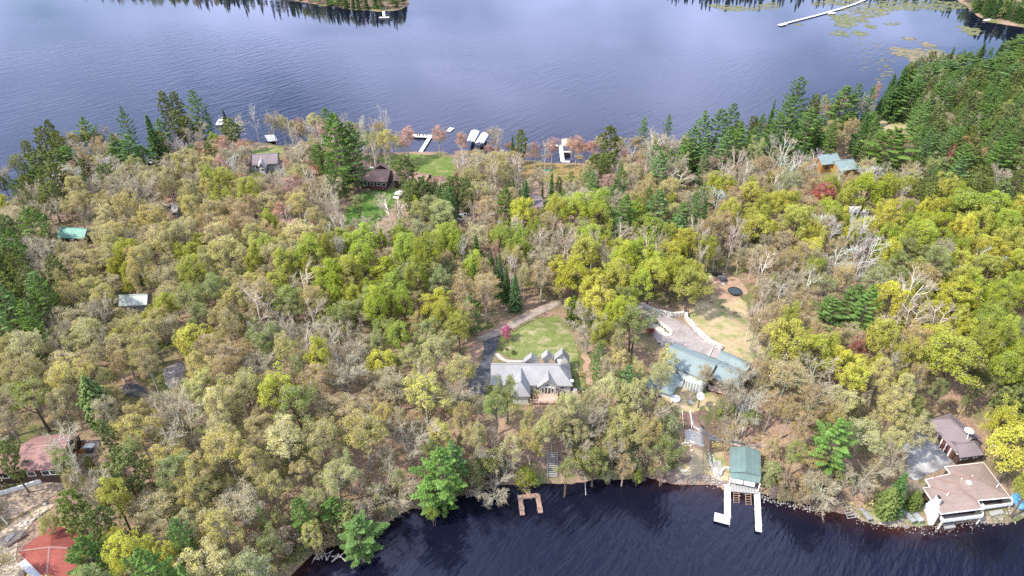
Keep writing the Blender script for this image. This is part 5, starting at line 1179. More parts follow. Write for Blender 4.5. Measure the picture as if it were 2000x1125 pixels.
dock('u_shaped_dock', 'brown plank U-shaped dock under the overhanging shore trees', [(1031.5, 956, 1032, 972, .95), (1012, 971, 1053, 966, .95), (1016, 970, 1020.5, 1005, .95), (1050, 968, 1056, 1001, .95)], .6, 'plank_brown', .95)
for i, (px, w_) in enumerate((((1438, 962, 1438, 984), 'west'), ((1461, 964, 1462, 988), 'east'))):
    a, b = W(px[0], px[1], .9), W(px[2], px[3], -.1); r = empty('boat_rail', (a[0], a[1], 0), f'rusty ladder-like boat rail entering the water, the one nearer the {["L-shaped","straight"][i]} dock', 'boat rail', 'boat rails between the white docks')
    for s_ in (-.55, .55): rel(r).beam(a + [s_, 0, 0], b + [s_, 0, 0], .1).build('rail', M['plank_brown'], r)
    for k in range(5): c = a + (b - a) * (k + .3) / 5; rel(r).beam(c + [-.6, 0, 0], c + [.6, 0, 0], .1).build('rung', M['plank_brown'], r)
# wooden stairs on the bank behind the U dock
a, b = G(1079, 884), G(1078, 934); r = empty('bank_stairs', b, 'weathered wooden stair frame with railings climbing the bank', 'stairs'); d = b - a
for s_ in (-1, 1): rel(r).beam(a + [s_ * 1.1, 0, 1.0], b + [s_ * 1.0, 0, .8], .09).build('handrail', M['deck_grey'], r); rel(r).beam(a + [s_ * 1.05, 0, .3], b + [s_ * .95, 0, .25], .1, .2).build('stringer', M['deck_grey'], r)
for k in range(12):
    c = a + d * (k + .5) / 12; z = c[2]; rel(r).box((c[0], c[1], z + .35), 2.0, .26, .08).build('tread', M['deck_grey'], r)
    if k % 2 == 0:
        for s_ in (-1, 1): rel(r).beam((c[0] + s_ * 1.05, c[1], z - .3), (c[0] + s_ * 1.05, c[1], z + 1.0), .08).build('post', M['deck_grey'], r)
# the dead snags in the water and the bare pole
for i, (px, lb) in enumerate(((((612, 1094), (622, 1080), (630, 1092)), 'forked white driftwood snag at the shore, the western one'), (((634, 1078), (638, 1094), (648, 1076)), 'short pale driftwood snag between two others'),
    (((648, 1097), (663, 1084), (675, 1096), (672, 1080)), 'large branching white driftwood snag reaching into the dark water'))):
    p0 = W(*px[0], .1); r = empty('driftwood_snag', p0, lb, 'driftwood'); pr = [W(u, v, .15 + .5 * (j % 2)) for j, (u, v) in enumerate(px)]
    for j, q in enumerate(pr[1:]): rel(r).beam(pr[0] if j != 1 else pr[1], q, .17 - .03 * j).build('branch', M['log'], r)
    for j in range(5):
        q = pr[1] + (pr[0] - pr[1]) * rs2.random(); rel(r).beam(q, q + [rs2.uniform(-1.6, 1.6), rs2.uniform(-1.2, 1.2), rs2.uniform(.1, .6)], .08).build('twig', M['log'], r)
a, b = W(1143, 944, .8), W(1144, 968, -.1); tag(B(a).beam(a + [0, 1.5, .6], b, .15).build('sunken_log', M['deck_grey']), 'grey fallen trunk pointing out from shore into the lake', 'fallen trunk')

# -- the brown-roofed shore house
f3 = fr(1640, 790, 4.328); w3 = lambda x, y, z: W(*f3(x, y), z)
h = House('shore_house', 'brown low-roofed lake house with white chimney and front balconies', 1890, 965, 1.3)
RV = dict(R0=(888, 525, 4.8), R1=(1215, 490, 4.8), R2=(1440, 785, 4.6), R3=(1165, 810, 4.6), R4=(985, 690, 5.5), R5=(1020, 680, 5.5), R6=(795, 618, 5.0), R9=(935, 583, 5.0), R8=(1170, 640, 5.8),
          L0=(722, 633, 4.8), L1=(765, 695, 4.8), L2=(705, 703, 4.6), L3=(855, 925, 4.5), L4=(1210, 880, 4.5), L5=(980, 760, 5.3))
ks = list(RV); V = [w3(*RV[k]) for k in ks]; ix = lambda s_: tuple(ks.index(q) for q in s_.split())
F = [ix('R8 R2 R1'), ix('R8 R1 R0 R9'), ix('R8 R9 R6 R5'), ix('R8 R5 R4 R3 R2'), ix('R6 L0 L1 L5 R5'), ix('L5 R4 R5'), ix('L1 L2 L3 L5'), ix('L5 L3 L4 R3 R4')]
rf = h.part(rel(h.root).slab(V, F, .24), 'roof', M['sh_brown'])
edge = 'R1 R2 R3 L4 L3 L2 L1 L0 R6 R9 R0 R1'.split(); bb = rel(h.root)
for a, b in zip(edge[:-1], edge[1:]): bb.beam(w3(*RV[a]) - [0, 0, .1], w3(*RV[b]) - [0, 0, .1], .1, .22)
bb.build('fascia', M['white'], rf)
for a, b in (('R6', 'R5'), ('R4', 'R3'), ('L1', 'L5'), ('R9', 'R8')): rel(h.root).beam(w3(*RV[a]) + [0, 0, .04], w3(*RV[b]) + [0, 0, .04], .26, .1).build('ridge_cap', M['sh_pinkbrown'], rf)
cen = np.mean([w3(*RV[k])[:2] for k in edge[:-1]], 0)
ins = [w3(*RV[k])[:2] for k in edge[:-1]]; ins = [p + (cen - p) / np.linalg.norm(cen - p) * .8 for p in ins]
def wallseg(a, b, z0, z1, m, name, off=0.0, th=.2): h.part(rel(h.root).beam((a[0], a[1], (z0 + z1) / 2), (b[0], b[1], (z0 + z1) / 2), th, z1 - z0), name, M[m])
for i in range(len(ins)):
    a, b = np.array(ins[i]), np.array(ins[(i + 1) % len(ins)])
    if edge[i] in ('R2', 'L4'): a, b = a + [0, .9], b + [0, .9]
    wallseg(a, b, .2, 4.45, 'brown_wall', 'wall')
def fwin(a, b, t0, t1, zc, hh, n_=1):
    a = np.array(a); b = np.array(b)
    for k in range(n_):
        p = a + (b - a) * (t0 + (t1 - t0) * k / n_); q = a + (b - a) * (t0 + (t1 - t0) * (k + .94) / n_); nv = np.array([(q - p)[1], -(q - p)[0]]); nv = nv / np.linalg.norm(nv) * .14
        if nv[1] > 0: nv = -nv
        p, q = p + nv, q + nv; bb = rel(h.root)
        for z in (zc - hh / 2, zc + hh / 2): bb.beam((*p, z), (*q, z), .1, .12)
        for c in (p, q): bb.beam((*c, zc - hh / 2 + .06), (*c, zc + hh / 2 - .06), .12, .11)
        f = bb.build('window', M['white'], h.root); rel(h.root).beam((*(p + nv * .1), zc), (*(q + nv * .1), zc), .04, hh - .1).build('pane', M['glass'], f)
i1 = edge.index('L4'); A_, B_2 = np.array(ins[i1]) + [0, .9], np.array(ins[i1 + 1]) + [0, .9]; fwin(B_2, A_, .03, .30, 3.4, 1.3, 2); fwin(B_2, A_, .48, .82, 3.4, 1.5, 3)
i1 = edge.index('R2'); A2, B3 = np.array(ins[i1]) + [0, .9], np.array(ins[i1 + 1]) + [0, .9]; fwin(B3, A2, .08, .42, 3.4, 1.3, 2); fwin(B3, A2, .60, .92, 3.4, 1.3, 2)
i1 = edge.index('L3'); fwin(ins[i1], ins[i1 + 1], .1, .45, 3.2, 1.5, 2)
for px, zz in (([(838, 950), (1195, 912), (1200, 955), (868, 998)], 2.2), ([(1190, 850), (1435, 800), (1450, 850), (1215, 885)], 2.2)):
    P_ = [w3(x, y, zz) for x, y in px]; h.part(rel(h.root).prism([p[:2] for p in P_], zz - .2, zz), 'balcony', M['deck_grey']); rail(h.root, [P_[0], P_[3], P_[2], P_[1]], zz, .8, 'white', 2.4, solid=True)
    bb = rel(h.root)
    for p in P_[2:]: bb.beam((p[0], p[1] + .2, -.2), (p[0], p[1] + .2, zz - .1), .2)
    bb.build('balcony_post', M['white'], h.root)
c = w3(750, 945, .9); d1 = np.array([(w3(*RV['L3']) - w3(*RV['L2']))[0], (w3(*RV['L3']) - w3(*RV['L2']))[1]]); rz = math.atan2(d1[1], d1[0])
ch = rel(h.root).box((c[0], c[1], 1.6), 3.0, .8, 3.0, rz).box((c[0], c[1], 3.6), 2.4, .75, 1.0, rz).box((c[0], c[1], 4.5), 1.8, .7, .8, rz).box((c[0], c[1], 5.7), 1.0, .65, 1.9, rz)
cho = h.part(ch, 'chimney', M['white']); rel(h.root).box((c[0], c[1], 6.75), .8, .5, .25, rz).build('flue_cap', M['dark_metal'], cho)
for (x, y) in ((1097, 652),): c = w3(x, y, 5.9); h.part(rel(h.root).dome((c[0], c[1], 5.6), .55, .35), 'skylight_dome', M['white'])
for (x, y) in ((1120, 605), (1028, 630), (1335, 685), (915, 755)): c = w3(x, y, 5.5); h.part(rel(h.root).cyl((c[0], c[1], 5.0), .1, .75, 8), 'vent_pipe', M['white'])
P_ = [w3(x, y, 1.2) for x, y in ((1262, 905), (1370, 885), (1388, 915), (1280, 945))]; tag(B(P_[0]).prism([p[:2] for p in P_], 1.0, 1.25).build('landing_slab', M['deck_grey']), 'grey landing slab under the east balcony of the shore house', 'landing')
P_ = [w3(x, y, .4) for x, y in ((875, 1010), (960, 1000), (982, 1035), (890, 1048))]; tag(B(P_[0]).prism([p[:2] for p in P_], .1, .4).build('landing_slab', M['deck_grey']), 'grey landing slab at the water below the west balcony', 'landing')

# -- garage with the big dish
h = House('garage', 'purple-grey roofed three-bay garage behind the shore house', 1880, 860, 2.5, 'garage')
h.block([w3(735, 135, 5.4), w3(935, 72, 5.4), w3(1192, 280, 5.4), w3(985, 405, 5.4)], 5.4, 7.2, M['sh_purple'], M['brown_wall'], hipA=2.5, hipB=0)
Q = h.Q; dq = Q[3] - Q[0]; rz = math.atan2(dq[1], dq[0]); nv = np.array([dq[1], -dq[0]]) / np.linalg.norm(dq)
if nv[1] > 0: nv = -nv
for t in (.48, .64, .80): c = Q[0] + dq * t + nv * .06; h.part(rel(h.root).box((*c, 3.75), 2.4, .1, 2.3, rz), 'garage_door', M['deck_dark'])
for t in (.40, .56, .72, .88): c = Q[0] + dq * t + nv * .14; h.part(rel(h.root).box((*c, 3.8), .28, .16, 2.7, rz), 'door_post', M['white'])
h.part(rel(h.root).box((*(Q[0] + dq * .64 + nv * .14), 5.05), 7.6, .12, .22, rz), 'door_header', M['white'])
h.block([w3(905, 292, 5.2), w3(1015, 450, 5.2), w3(1220, 424, 5.2), w3(1150, 270, 5.2)], 5.2, 6.7, M['sh_purple'], M['brown_wall'], hipB=2.0)
h.window(1, .25, 4.3, 1.5, .8); h.window(1, .8, 4.3, .8, .6)
c = w3(1080, 300, 6.8); t2 = w3(1098, 215, 9.2)
pl = h.part(rel(h.root).beam((c[0], c[1], 6.0), (t2[0], t2[1], 9.0), .14), 'dish_mast', M['white']); rel(h.root).dome((t2[0], t2[1], 9.0), .95, .3, 16).build('dish', M['white'], pl)

# shore furniture
def table(px, label, L_, w_, rzd, z=.8, mt='metal', legs=True, name='dock_section'):
    p = G(*px); r = empty(name, p, label, 'dock section', 'grey dock sections set on the shore', R_(rzd)); bb = B((0, 0, 0))
    for k in range(3): B((0, 0, 0)).box((0, (k - 1) * L_ / 3, z), w_, L_ / 3 * .96, .1).build('panel', M[mt], r)
    for sx in (-1, 1):
        for sy in (-1, 1): B((0, 0, 0)).box((sx * w_ * .42, sy * L_ * .45, z / 2 - .1), .07, .07, z + .1).build('leg', M['metal'], r)
    return r
table((1689, 1008), 'grey dock section standing alone on the shore grass near the ladder frame', 2.8, 1.1, 12)
table((1772, 1012), 'first grey dock section of the pair beside the green cedars', 2.9, 1.2, 20)
table((1787, 1011), 'second grey dock section of the pair, next to the shore house', 2.9, 1.2, 16)
table((1752, 1009), 'narrow dark-edged dock section lying on the bank between cedars', 2.6, .5, 20, .4)
p = G(1657, 1004); r = empty('ladder_frame', p, 'slatted aluminium ladder frame leaning on the rocky bank', 'ladder frame', None, .15)
for s_ in (-.9, .9): B((0, 0, 0)).beam((s_, -1.2, .25), (s_, 1.4, 1.3), .08).build('rail', M['metal'], r)
for k in range(6): B((0, 0, 0)).beam((-.9, -1.1 + k * .48, .3 + k * .2), (.9, -1.1 + k * .48, .3 + k * .2), .16, .05).build('slat', M['metal'], r)
p = G(1992, 978); r0_ = np.random.default_rng(4); V = []; n_ = 9
for j in range(n_):
    for i in range(n_): V.append((p[0] - 1.6 + 3.2 * i / 8, p[1] - 2.2 + 4.4 * j / 8, p[2] + .1 + .6 * math.sin(math.pi * i / 8) * math.sin(math.pi * j / 8) + r0_.uniform(0, .15)))
tag(B(p).add(V, [(j * n_ + i, j * n_ + i + 1, (j + 1) * n_ + i + 1, (j + 1) * n_ + i) for j in range(n_ - 1) for i in range(n_ - 1)]).build('tarp', M['tarp_blue']), 'crumpled bright blue tarp on the bank east of the shore house', 'tarp')

# -- dull red house and scarlet-roofed house, lower left
f5 = fr(0, 820, 3.689); w5 = lambda x, y, z: W(*f5(x, y), z)
h = House('red_roof_house', 'house with dull red hipped roof half hidden behind a thin oak', 60, 895, 8.6)
h.front(f5(105, 372), f5(440, 350), f5(130, 150), f5(445, 190), 11.6, 14.0, M['sh_dullred'], M['brown_wall'])
for t in (.2, .4, .75): h.window(3, t, 10.2, 1.4, 1.2)
h.front(f5(-190, 398), f5(95, 380), f5(-170, 300), f5(128, 210), 11.4, 13.8, M['sh_dullred'], M['brown_wall'])
h.window(3, .3, 10.2, 1.6, 1.3)
for (x, y) in ((190, 205), (185, 292)): c = w5(x, y, 13.2); h.part(rel(h.root).box((c[0], c[1], 13.0), .9, .4, .35), 'roof_vent', M['dark_metal'])
pts = [G(*f5(x, y)) for x, y in ((-30, 548), (30, 535), (80, 520), (180, 490), (300, 450), (400, 405))]
r = empty('white_wall', pts[2], 'low white wall between the red-roofed house and the dirt drive', 'garden wall')
for p, q in zip(pts[:-1], pts[1:]): rel(r).beam(p + [0, 0, .45], q + [0, 0, .45], .35, .95).build('wall_section', M['white'], r)
h = House('scarlet_roof_house', 'house with scarlet hipped roof and pale metal porch roof', 90, 1080, 6.8)
V = [w5(130, 948, 9.6), w5(388, 752, 9.6), w5(620, 830, 9.6), w5(490, 925, 11.5), w5(358, 918, 11.5), w5(335, 1152, 9.6), w5(640, 1200, 9.6)]
rf = h.part(rel(h.root).slab(V, [(0, 4, 3, 2, 1), (0, 5, 4), (4, 5, 6, 3), (3, 6, 2)], .22), 'roof', M['sh_red'])
for a, b in ((4, 5), (4, 3), (0, 4)): rel(h.root).beam(V[a] + [0, 0, .04], V[b] + [0, 0, .04], .28, .1).build('ridge_cap', M['sh_dullred'], rf)
cc = np.mean([V[i][:2] for i in (0, 1, 2, 5, 6)], 0); h.part(rel(h.root).prism([V[i][:2] + (cc - V[i][:2]) / np.linalg.norm(cc - V[i][:2]) * .6 for i in (0, 5, 6, 2, 1)], 5.5, 9.4), 'wall', M['brown_wall'])
P_ = [w5(128, 1038, 8.7), w5(182, 1000, 8.9), w5(320, 1125, 8.9), w5(262, 1165, 8.7)]
h.part(rel(h.root).slab(P_, [(3, 2, 1, 0)], .12), 'porch_roof', M['metal'])
for i in (0, 3): h.part(rel(h.root).beam((P_[i][0], P_[i][1] + .2, 6), (P_[i][0], P_[i][1] + .2, 8.6), .16), 'porch_post', M['white'])
# timber bay full of bags
r = empty('board_bay', G(*f5(570, 250)), 'open bay of orange boards heaped with pale bags beside the dull red house', 'board bay')
cs = [G(*f5(x, y)) for x, y in ((512, 262), (640, 232), (636, 188), (505, 205))]
for i, (a, b) in enumerate(zip(cs, cs[1:] + cs[:1])):
    if i == 1: continue
    for k in range(3): rel(r).beam(a + [0, 0, .25 + .36 * k], b + [0, 0, .25 + .36 * k], .12, .33).build('board', M['orange_wood'], r)
for k in range(12):
    p = cs[3] + (cs[2] - cs[3]) * rs2.uniform(.1, .9) + (cs[0] - cs[3]) * rs2.uniform(.15, .8)
    tag(B(p).dome(p + [0, 0, .3 + rs2.random() * .3], .42, .3, 8, 3).build('bag', M['stone_white']), 'pale bag heaped in the bay of orange boards', 'bag', 'pale bags in the board bay')
p = G(*f5(655, 212)); r = empty('utility_cart', p, 'small white-topped cart at the open end of the orange board bay', 'cart')
rel(r).box(p + [0, 0, .9], 1.8, 1.1, .5).build('box', M['white'], r); rel(r).box(p + [.3, -.8, .6], 1.4, .7, .7).build('bin', M['car_dark'], r)
for s_ in (-.6, .6): rel(r).cyl(p + [s_, -.6, .0], .3, .5, 10).build('wheel', M['dark_metal'], r)
for i, (x, y) in enumerate(((530, 158), (562, 158), (600, 160))):
    p = G(*f5(x, y)); tag(B(p).dome(p + [0, 0, .05], .55, .5, 10, 3).build('boulder', M['stone_grey']), ['grey', 'dark', 'brownish'][i] + ' boulder in the row behind the orange board bay', 'rock', 'boulders behind the board bay')
rock(*f5(82, 850), 1.0, 'large pale boulder beside the scarlet-roofed house', 'stone_white')
rock(*f5(190, 745), .6, 'pale rock on the sandy bank above the scarlet-roofed house', 'stone_white'); rock(*f5(330, 610), .6, 'grey rock at the dirt drive edge', 'stone_grey')
for i, (a, b) in enumerate((((60, 920), (200, 830)), ((10, 700), (60, 760)), ((225, 740), (345, 650)))):
    p, q = G(*f5(*a)), G(*f5(*b)); tag(B(p).beam(p + [0, 0, .2], q + [0, 0, .2], .28).build('fallen_log', M['mulch' if i == 0 else 'log']), ['dark log lying on the sand above the scarlet-roofed house', 'short pale log beside the dirt drive', 'pale log along the bank under the dirt drive'][i], 'log')

# -- back shore houses
f6 = fr(660, 230, 4.688)
h = House('ranch_house', 'low brown ranch house between the back lawns', 745, 345, 3.2)
h.front(f6(188, 578), f6(452, 588), f6(215, 482), f6(512, 484), 6.2, 8.0, M['sh_pinkbrown'], M['brown_wall'], hipA=2)
for t in (.1, .3, .55, .8): h.window(3, t, 4.9, 1.4, 1.1)
h.front(f6(500, 572), f6(806, 604), f6(510, 486), f6(815, 522), 6.0, 7.7, M['sh_pinkbrown'], M['brown_wall'])
for t in (.2, .7): h.window(3, t, 4.8, 1.6, 1.1)
c0, c1, c2, c3 = W(*f6(330, 470), 6.6), W(*f6(460, 472), 6.6), W(*f6(455, 440), 6.6), W(*f6(345, 440), 6.6)
h.block([c0, c1, c2, c3], 6.6, 8.3, M['sh_pinkbrown'], M['brown_wall'])
c = W(*f6(309, 462), 8.4); h.part(rel(h.root).box((c[0], c[1], 8.0), 1.0, .8, 1.3).box((c[0], c[1], 8.7), 1.2, 1.0, .15), 'chimney', M['white'])
P_ = [W(*f6(x, y), 3.9) for x, y in ((312, 622), (448, 628), (440, 655), (312, 648))]; h.part(rel(h.root).prism([p[:2] for p in P_], 3.5, 3.9), 'porch_deck', M['deck_dark']); rail(h.root, [P_[0], P_[3], P_[2], P_[1]], 3.9, .9, 'deck_dark', 1.6)
f7 = fr(400, 220, 7.03)
h = House('lakeside_cottage', 'grey-roofed cottage with a front gable near the west lakeshore', 520, 318, 2.8)
h.front(f7(645, 722), f7(1000, 697), f7(655, 572), f7(1012, 556), 5.8, 8.0, M['sh_purple'], M['grey_siding'])
for t in (.65, .85): h.window(3, t, 4.6, 1.4, 1.1)
h.block([W(*f7(735, 745), 5.6), W(*f7(835, 768), 5.6), W(*f7(872, 668), 5.6), W(*f7(700, 660), 5.6)], 5.6, 7.2, M['sh_grey'], M['grey_siding'])
h.window(0, .5, 4.5, 1.4, 1.2)
h.block([W(*f7(590, 720), 5.2), W(*f7(680, 725), 5.2), W(*f7(665, 600), 5.2), W(*f7(598, 598), 5.2)], 5.2, 6.4, M['sh_brown'], M['grey_siding'])
f8 = fr(1500, 260, 6.25)
h = House('green_roof_cabin', 'log cabin with two grey-green metal roofs among eastern pines', 1640, 320, 3.4, 'cabin')
h.front(f8(660, 388), f8(905, 364), f8(600, 262), f8(850, 250), 6.9, 9.0, M['roof_greengrey'], M['log_wall'])
for t in (.3, .7): h.window(3, t, 5.4, 1.4, 1.2, frame='brown_wall')
h.front(f8(875, 462), f8(1112, 436), f8(890, 330), f8(1010, 322), 6.0, 8.0, M['roof_greengrey'], M['log_wall'])
for t in (.3, .7): h.window(3, t, 4.7, 1.4, 1.2, frame='brown_wall')
def shed(name, label, px, nl, nr, rl, rr, roofm, wallm, he=2.5, hr=4.0, cat='shed'):
    hh = House(name, label, *px, None, cat); z = hh.g; hh.front(nl, nr, rl, rr, z + he, z + hr, M[roofm], M[wallm], ov=.3); hh.window(3, .5, z + 1.5, 1.0, .9); return hh
shed('small_cabin', 'small cabin with mauve roof and dark front beneath bare trees', (1052, 400), (1042, 405), (1062, 404), (1042, 386), (1061, 385), 'sh_purple', 'brown_wall', cat='cabin')
shed('teal_cabin', 'cabin with bright teal metal roof in the western woods', (140, 462), (110, 464), (164, 466), (118, 444), (171, 446), 'roof_teal', 'brown_wall', 2.7, 4.6, 'cabin')
shed('pale_roof_shed', 'long shed with pale green-white roof deep in the oak wood', (260, 595), (231, 598), (287, 595), (233, 579), (292, 577), 'roof_pale', 'grey_siding', 2.6, 4.4)
shed('grey_shed', 'grey-roofed shed just east of the long pale-roofed shed', (324, 575), (310, 580), (338, 578), (312, 562), (336, 560), 'metal', 'grey_siding', 2.4, 3.8)
shed('plank_shed', 'little pale plank-roofed shed in the western oak wood', (338, 416), (333, 416), (346, 415), (334, 400), (346, 399), 'concrete', 'grey_siding', 2.2, 3.4)
shed('lavender_roof_shed', 'lavender metal-roofed shed between dark firs at the west shore', (296, 318), (283, 320), (312, 317), (286, 306), (309, 304), 'metal', 'grey_siding', 2.2, 3.6)
shed('white_roof_shed', 'narrow pale-roofed shed behind the lime green maple', (1682, 416), (1664, 416), (1698, 415), (1666, 405), (1697, 404), 'white', 'grey_siding', 2.2, 3.2)
shed('garden_shed', 'tiny dull red-roofed shed east of the ranch house', (867, 372), (860, 374), (873, 373), (861, 366), (872, 365), 'sh_pinkbrown', 'brown_wall', 1.8, 2.8)
# lumber beside the plank shed
for i in range(3):
    p, q = G(318 + i * 5, 408 - i), G(330 + i * 5, 402 - i); tag(B(p).beam(p + [0, 0, .3], q + [0, 0, .3], .5, .12).build('board', M['deck_grey']), ['western', 'middle', 'eastern'][i] + ' grey board lying on leaves by the plank shed', 'board', 'boards by the plank shed')

# -- back shore docks and boats
dock('long_leg_dock', 'white dock with a wide head off the back lawn, four chairs on it', [(805, 264.5, 843, 266, 2.6), (840, 267, 821, 297, 1.5)], .7, 'dock_white', 1.6)
for i, u in enumerate((815.5, 819.5, 827, 833)):
    p = W(u, 266, .7); r = empty('lounge_chair', p, ['first', 'second', 'third', 'fourth'][i] + ' small brown chair from the west on the white dock head', 'chair', 'chairs on the white dock head')
    rel(r).box(p + [0, 0, .35], .6, .6, .1).build('seat', M['plank_brown'], r); rel(r).box(p + [0, .3, .65], .6, .1, .6).build('backrest', M['plank_brown'], r)
    for a in (-.25, .25):
        for b in (-.25, .25): rel(r).box(p + [a, b, .15], .08, .08, .3).build('leg', M['plank_brown'], r)
P_ = [W(x, y, .45) for x, y in (f6(995, 120), f6(1022, 90), f6(1064, 94), f6(1036, 122))]; r = empty('swim_raft', P_[0], 'small white swim raft floating beyond the white dock', 'raft')
rel(r).prism([p[:2] for p in P_], .25, .45).build('deck', M['dock_white'], r)
for i in range(2):
    a, b = P_[i], P_[3 - i]; rel(r).beam((a[0] * .9 + b[0] * .1, a[1] * .9 + b[1] * .1, .1), (a[0] * .1 + b[0] * .9, a[1] * .1 + b[1] * .9, .1), .6, .3).build('float', M['metal'], r)
def lift(label, quad, z=3.2):
    P_ = [W(*f6(x, y), z) for x, y in quad]; c = np.mean(P_, 0); r = empty('boat_lift', (c[0], c[1], 0), label, 'boat lift', 'boat lifts with white canopies')
    m0, m1 = (P_[0] + P_[1]) / 2, (P_[3] + P_[2]) / 2; V = []; n_ = 6
    for e0, e1 in ((P_[0], P_[3]), (P_[1], P_[2])): pass
    for j in range(n_ + 1):
        t = j / n_; a = P_[0] + (P_[1] - P_[0]) * t; b = P_[3] + (P_[2] - P_[3]) * t; up = .55 * math.sin(math.pi * t)
        V += [a + [0, 0, up - .25], a + (b - a) * .08 + [0, 0, up], a + (b - a) * .92 + [0, 0, up], b + [0, 0, up - .25]]
    F = [(j * 4 + k, j * 4 + k + 1, j * 4 + k + 5, j * 4 + k + 4) for j in range(n_) for k in range(3)]
    rel(r).slab(V, F, .06).build('canopy', M['canvas'], r)
    for p in P_: q = p * .92 + c * .08; rel(r).beam((q[0], q[1], -1.5), (q[0], q[1], z - .2), .12).build('post', M['metal'], r)
    a, b = (P_[0] + P_[1]) / 2, (P_[3] + P_[2]) / 2; ax = (b - a)[:2]; ln = np.linalg.norm(ax); ax /= ln; nn = np.array([-ax[1], ax[0]]); cc = np.array(c[:2])
    w_ = .8; prof = [(-ln * .42, 0), (-ln * .3, w_), (ln * .42, w_), (ln * .42, -w_), (-ln * .3, -w_)]
    bo = empty('motor_boat', (cc[0], cc[1], 0), 'dark-sided motor boat on the lift under ' + label.split(',')[0], 'boat', 'motor boats under the white canopies')
    rel(bo).prism([cc + ax * p + nn * q for p, q in prof], .5, 1.3).build('hull', M['car_dark'], bo); rel(bo).prism([cc + ax * p * .6 + nn * q * .7 for p, q in prof], 1.3, 1.5).build('deck', M['white'], bo)
lift('the western white canopy boat lift, slightly farther out', ((1185, 205), (1250, 214), (1296, 120), (1222, 114)))
lift('the eastern white canopy boat lift, closer to the trees', ((1258, 228), (1335, 226), (1386, 140), (1322, 134)))
f9 = fr(980, 250, 5.357)
dock('square_dock', 'white square-cornered dock beside the tan canopy', [(*f9(492, 180), *f9(628, 182), 1.2), (*f9(618, 195), *f9(636, 345), 1.6), (*f9(620, 348), *f9(712, 350), 1.1), (*f9(645, 247), *f9(730, 248), .9)], .7, 'dock_white', 1.6)
P_ = [W(*f9(x, y), 2.6) for x, y in ((630, 190), (725, 190), (728, 120), (622, 118))]; c = np.mean(P_, 0); r = empty('canopy_lift', (c[0], c[1], 0), 'tan hipped canopy over the boat slip of the square dock', 'boat canopy')
m0 = (P_[0] + P_[1]) / 2 * .75 + c * .25; m1 = (P_[2] + P_[3]) / 2 * .75 + c * .25; m0 = np.array([m0[0], m0[1], 3.5]); m1 = np.array([m1[0], m1[1], 3.5])
rel(r).slab([*P_, m0, m1], [(0, 1, 4), (1, 2, 5, 4), (2, 3, 5), (3, 0, 4, 5)], .08).build('canopy', M['tan_canvas'], r)
for p in P_: q = p * .95 + c * .05; rel(r).beam((q[0], q[1], -1.5), (q[0], q[1], 2.5), .12).build('post', M['metal'], r)
p, q = G(1062, 334), G(1078, 334); r = empty('upturned_boat', p, 'dark green upturned boat on the amber grass by a white birch', 'boat')
b_ = rel(r); n_ = 7; V = []
for k in range(n_):
    t = k / (n_ - 1); c = p + (q - p) * t; ww = .75 * math.sin(math.pi * (.08 + .84 * t)) ** .6
    V += [c + [0, -ww, .1], c + [0, -ww * .6, .55], c + [0, 0, .75], c + [0, ww * .6, .55], c + [0, ww, .1]]
b_.add(V, [(k * 5 + j, k * 5 + j + 1, k * 5 + j + 6, k * 5 + j + 5) for k in range(n_ - 1) for j in range(4)]).build('hull', M['green_paint'], r); rel(r).beam(V[2], V[-3], .1, .1).build('keel', M['dark_metal'], r)
r = empty('dock_stack', G(528, 276), 'pale dock sections leaned together at the water by a bare round tree', 'dock section')
for k in range(4):
    a, b = W(519 + k * 5, 264 - k * .3, .8), W(526 + k * 4.5, 277 - k * .6, .8); rel(r).beam(a, b, 1.0, .12).build('section', M['metal' if k % 2 else 'deck_grey'], r)
def small_boat(px, label, L_=5.0, rzd=80, m='white'):
    p = W(*px, .1); r = empty('pontoon_boat', p, label, 'boat', None, R_(rzd))
    for s_ in (-.8, .8): B((0, 0, 0)).beam((-L_ / 2, s_, .2), (L_ / 2, s_, .2), .5, .45).build('pontoon', M['metal'], r)
    B((0, 0, 0)).box((0, 0, .55), L_, 2.2, .15).build('deck', M['white'], r); B((0, 0, 0)).box((-L_ * .3, 0, .9), L_ * .25, 1.8, .6).build('seat', M[m], r); B((0, 0, 0)).box((L_ * .1, 0, 2.2), L_ * .5, 2.1, .1).build('canopy', M['canvas'], r)
    for sx in (-.12, .32):
        for sy in (-.95, .95): B((0, 0, 0)).box((sx * L_, sy, 1.35), .06, .06, 1.7).build('post', M['metal'], r)
small_boat((431, 244), 'small white pontoon boat showing behind the west shore pines', 3.6, 10)
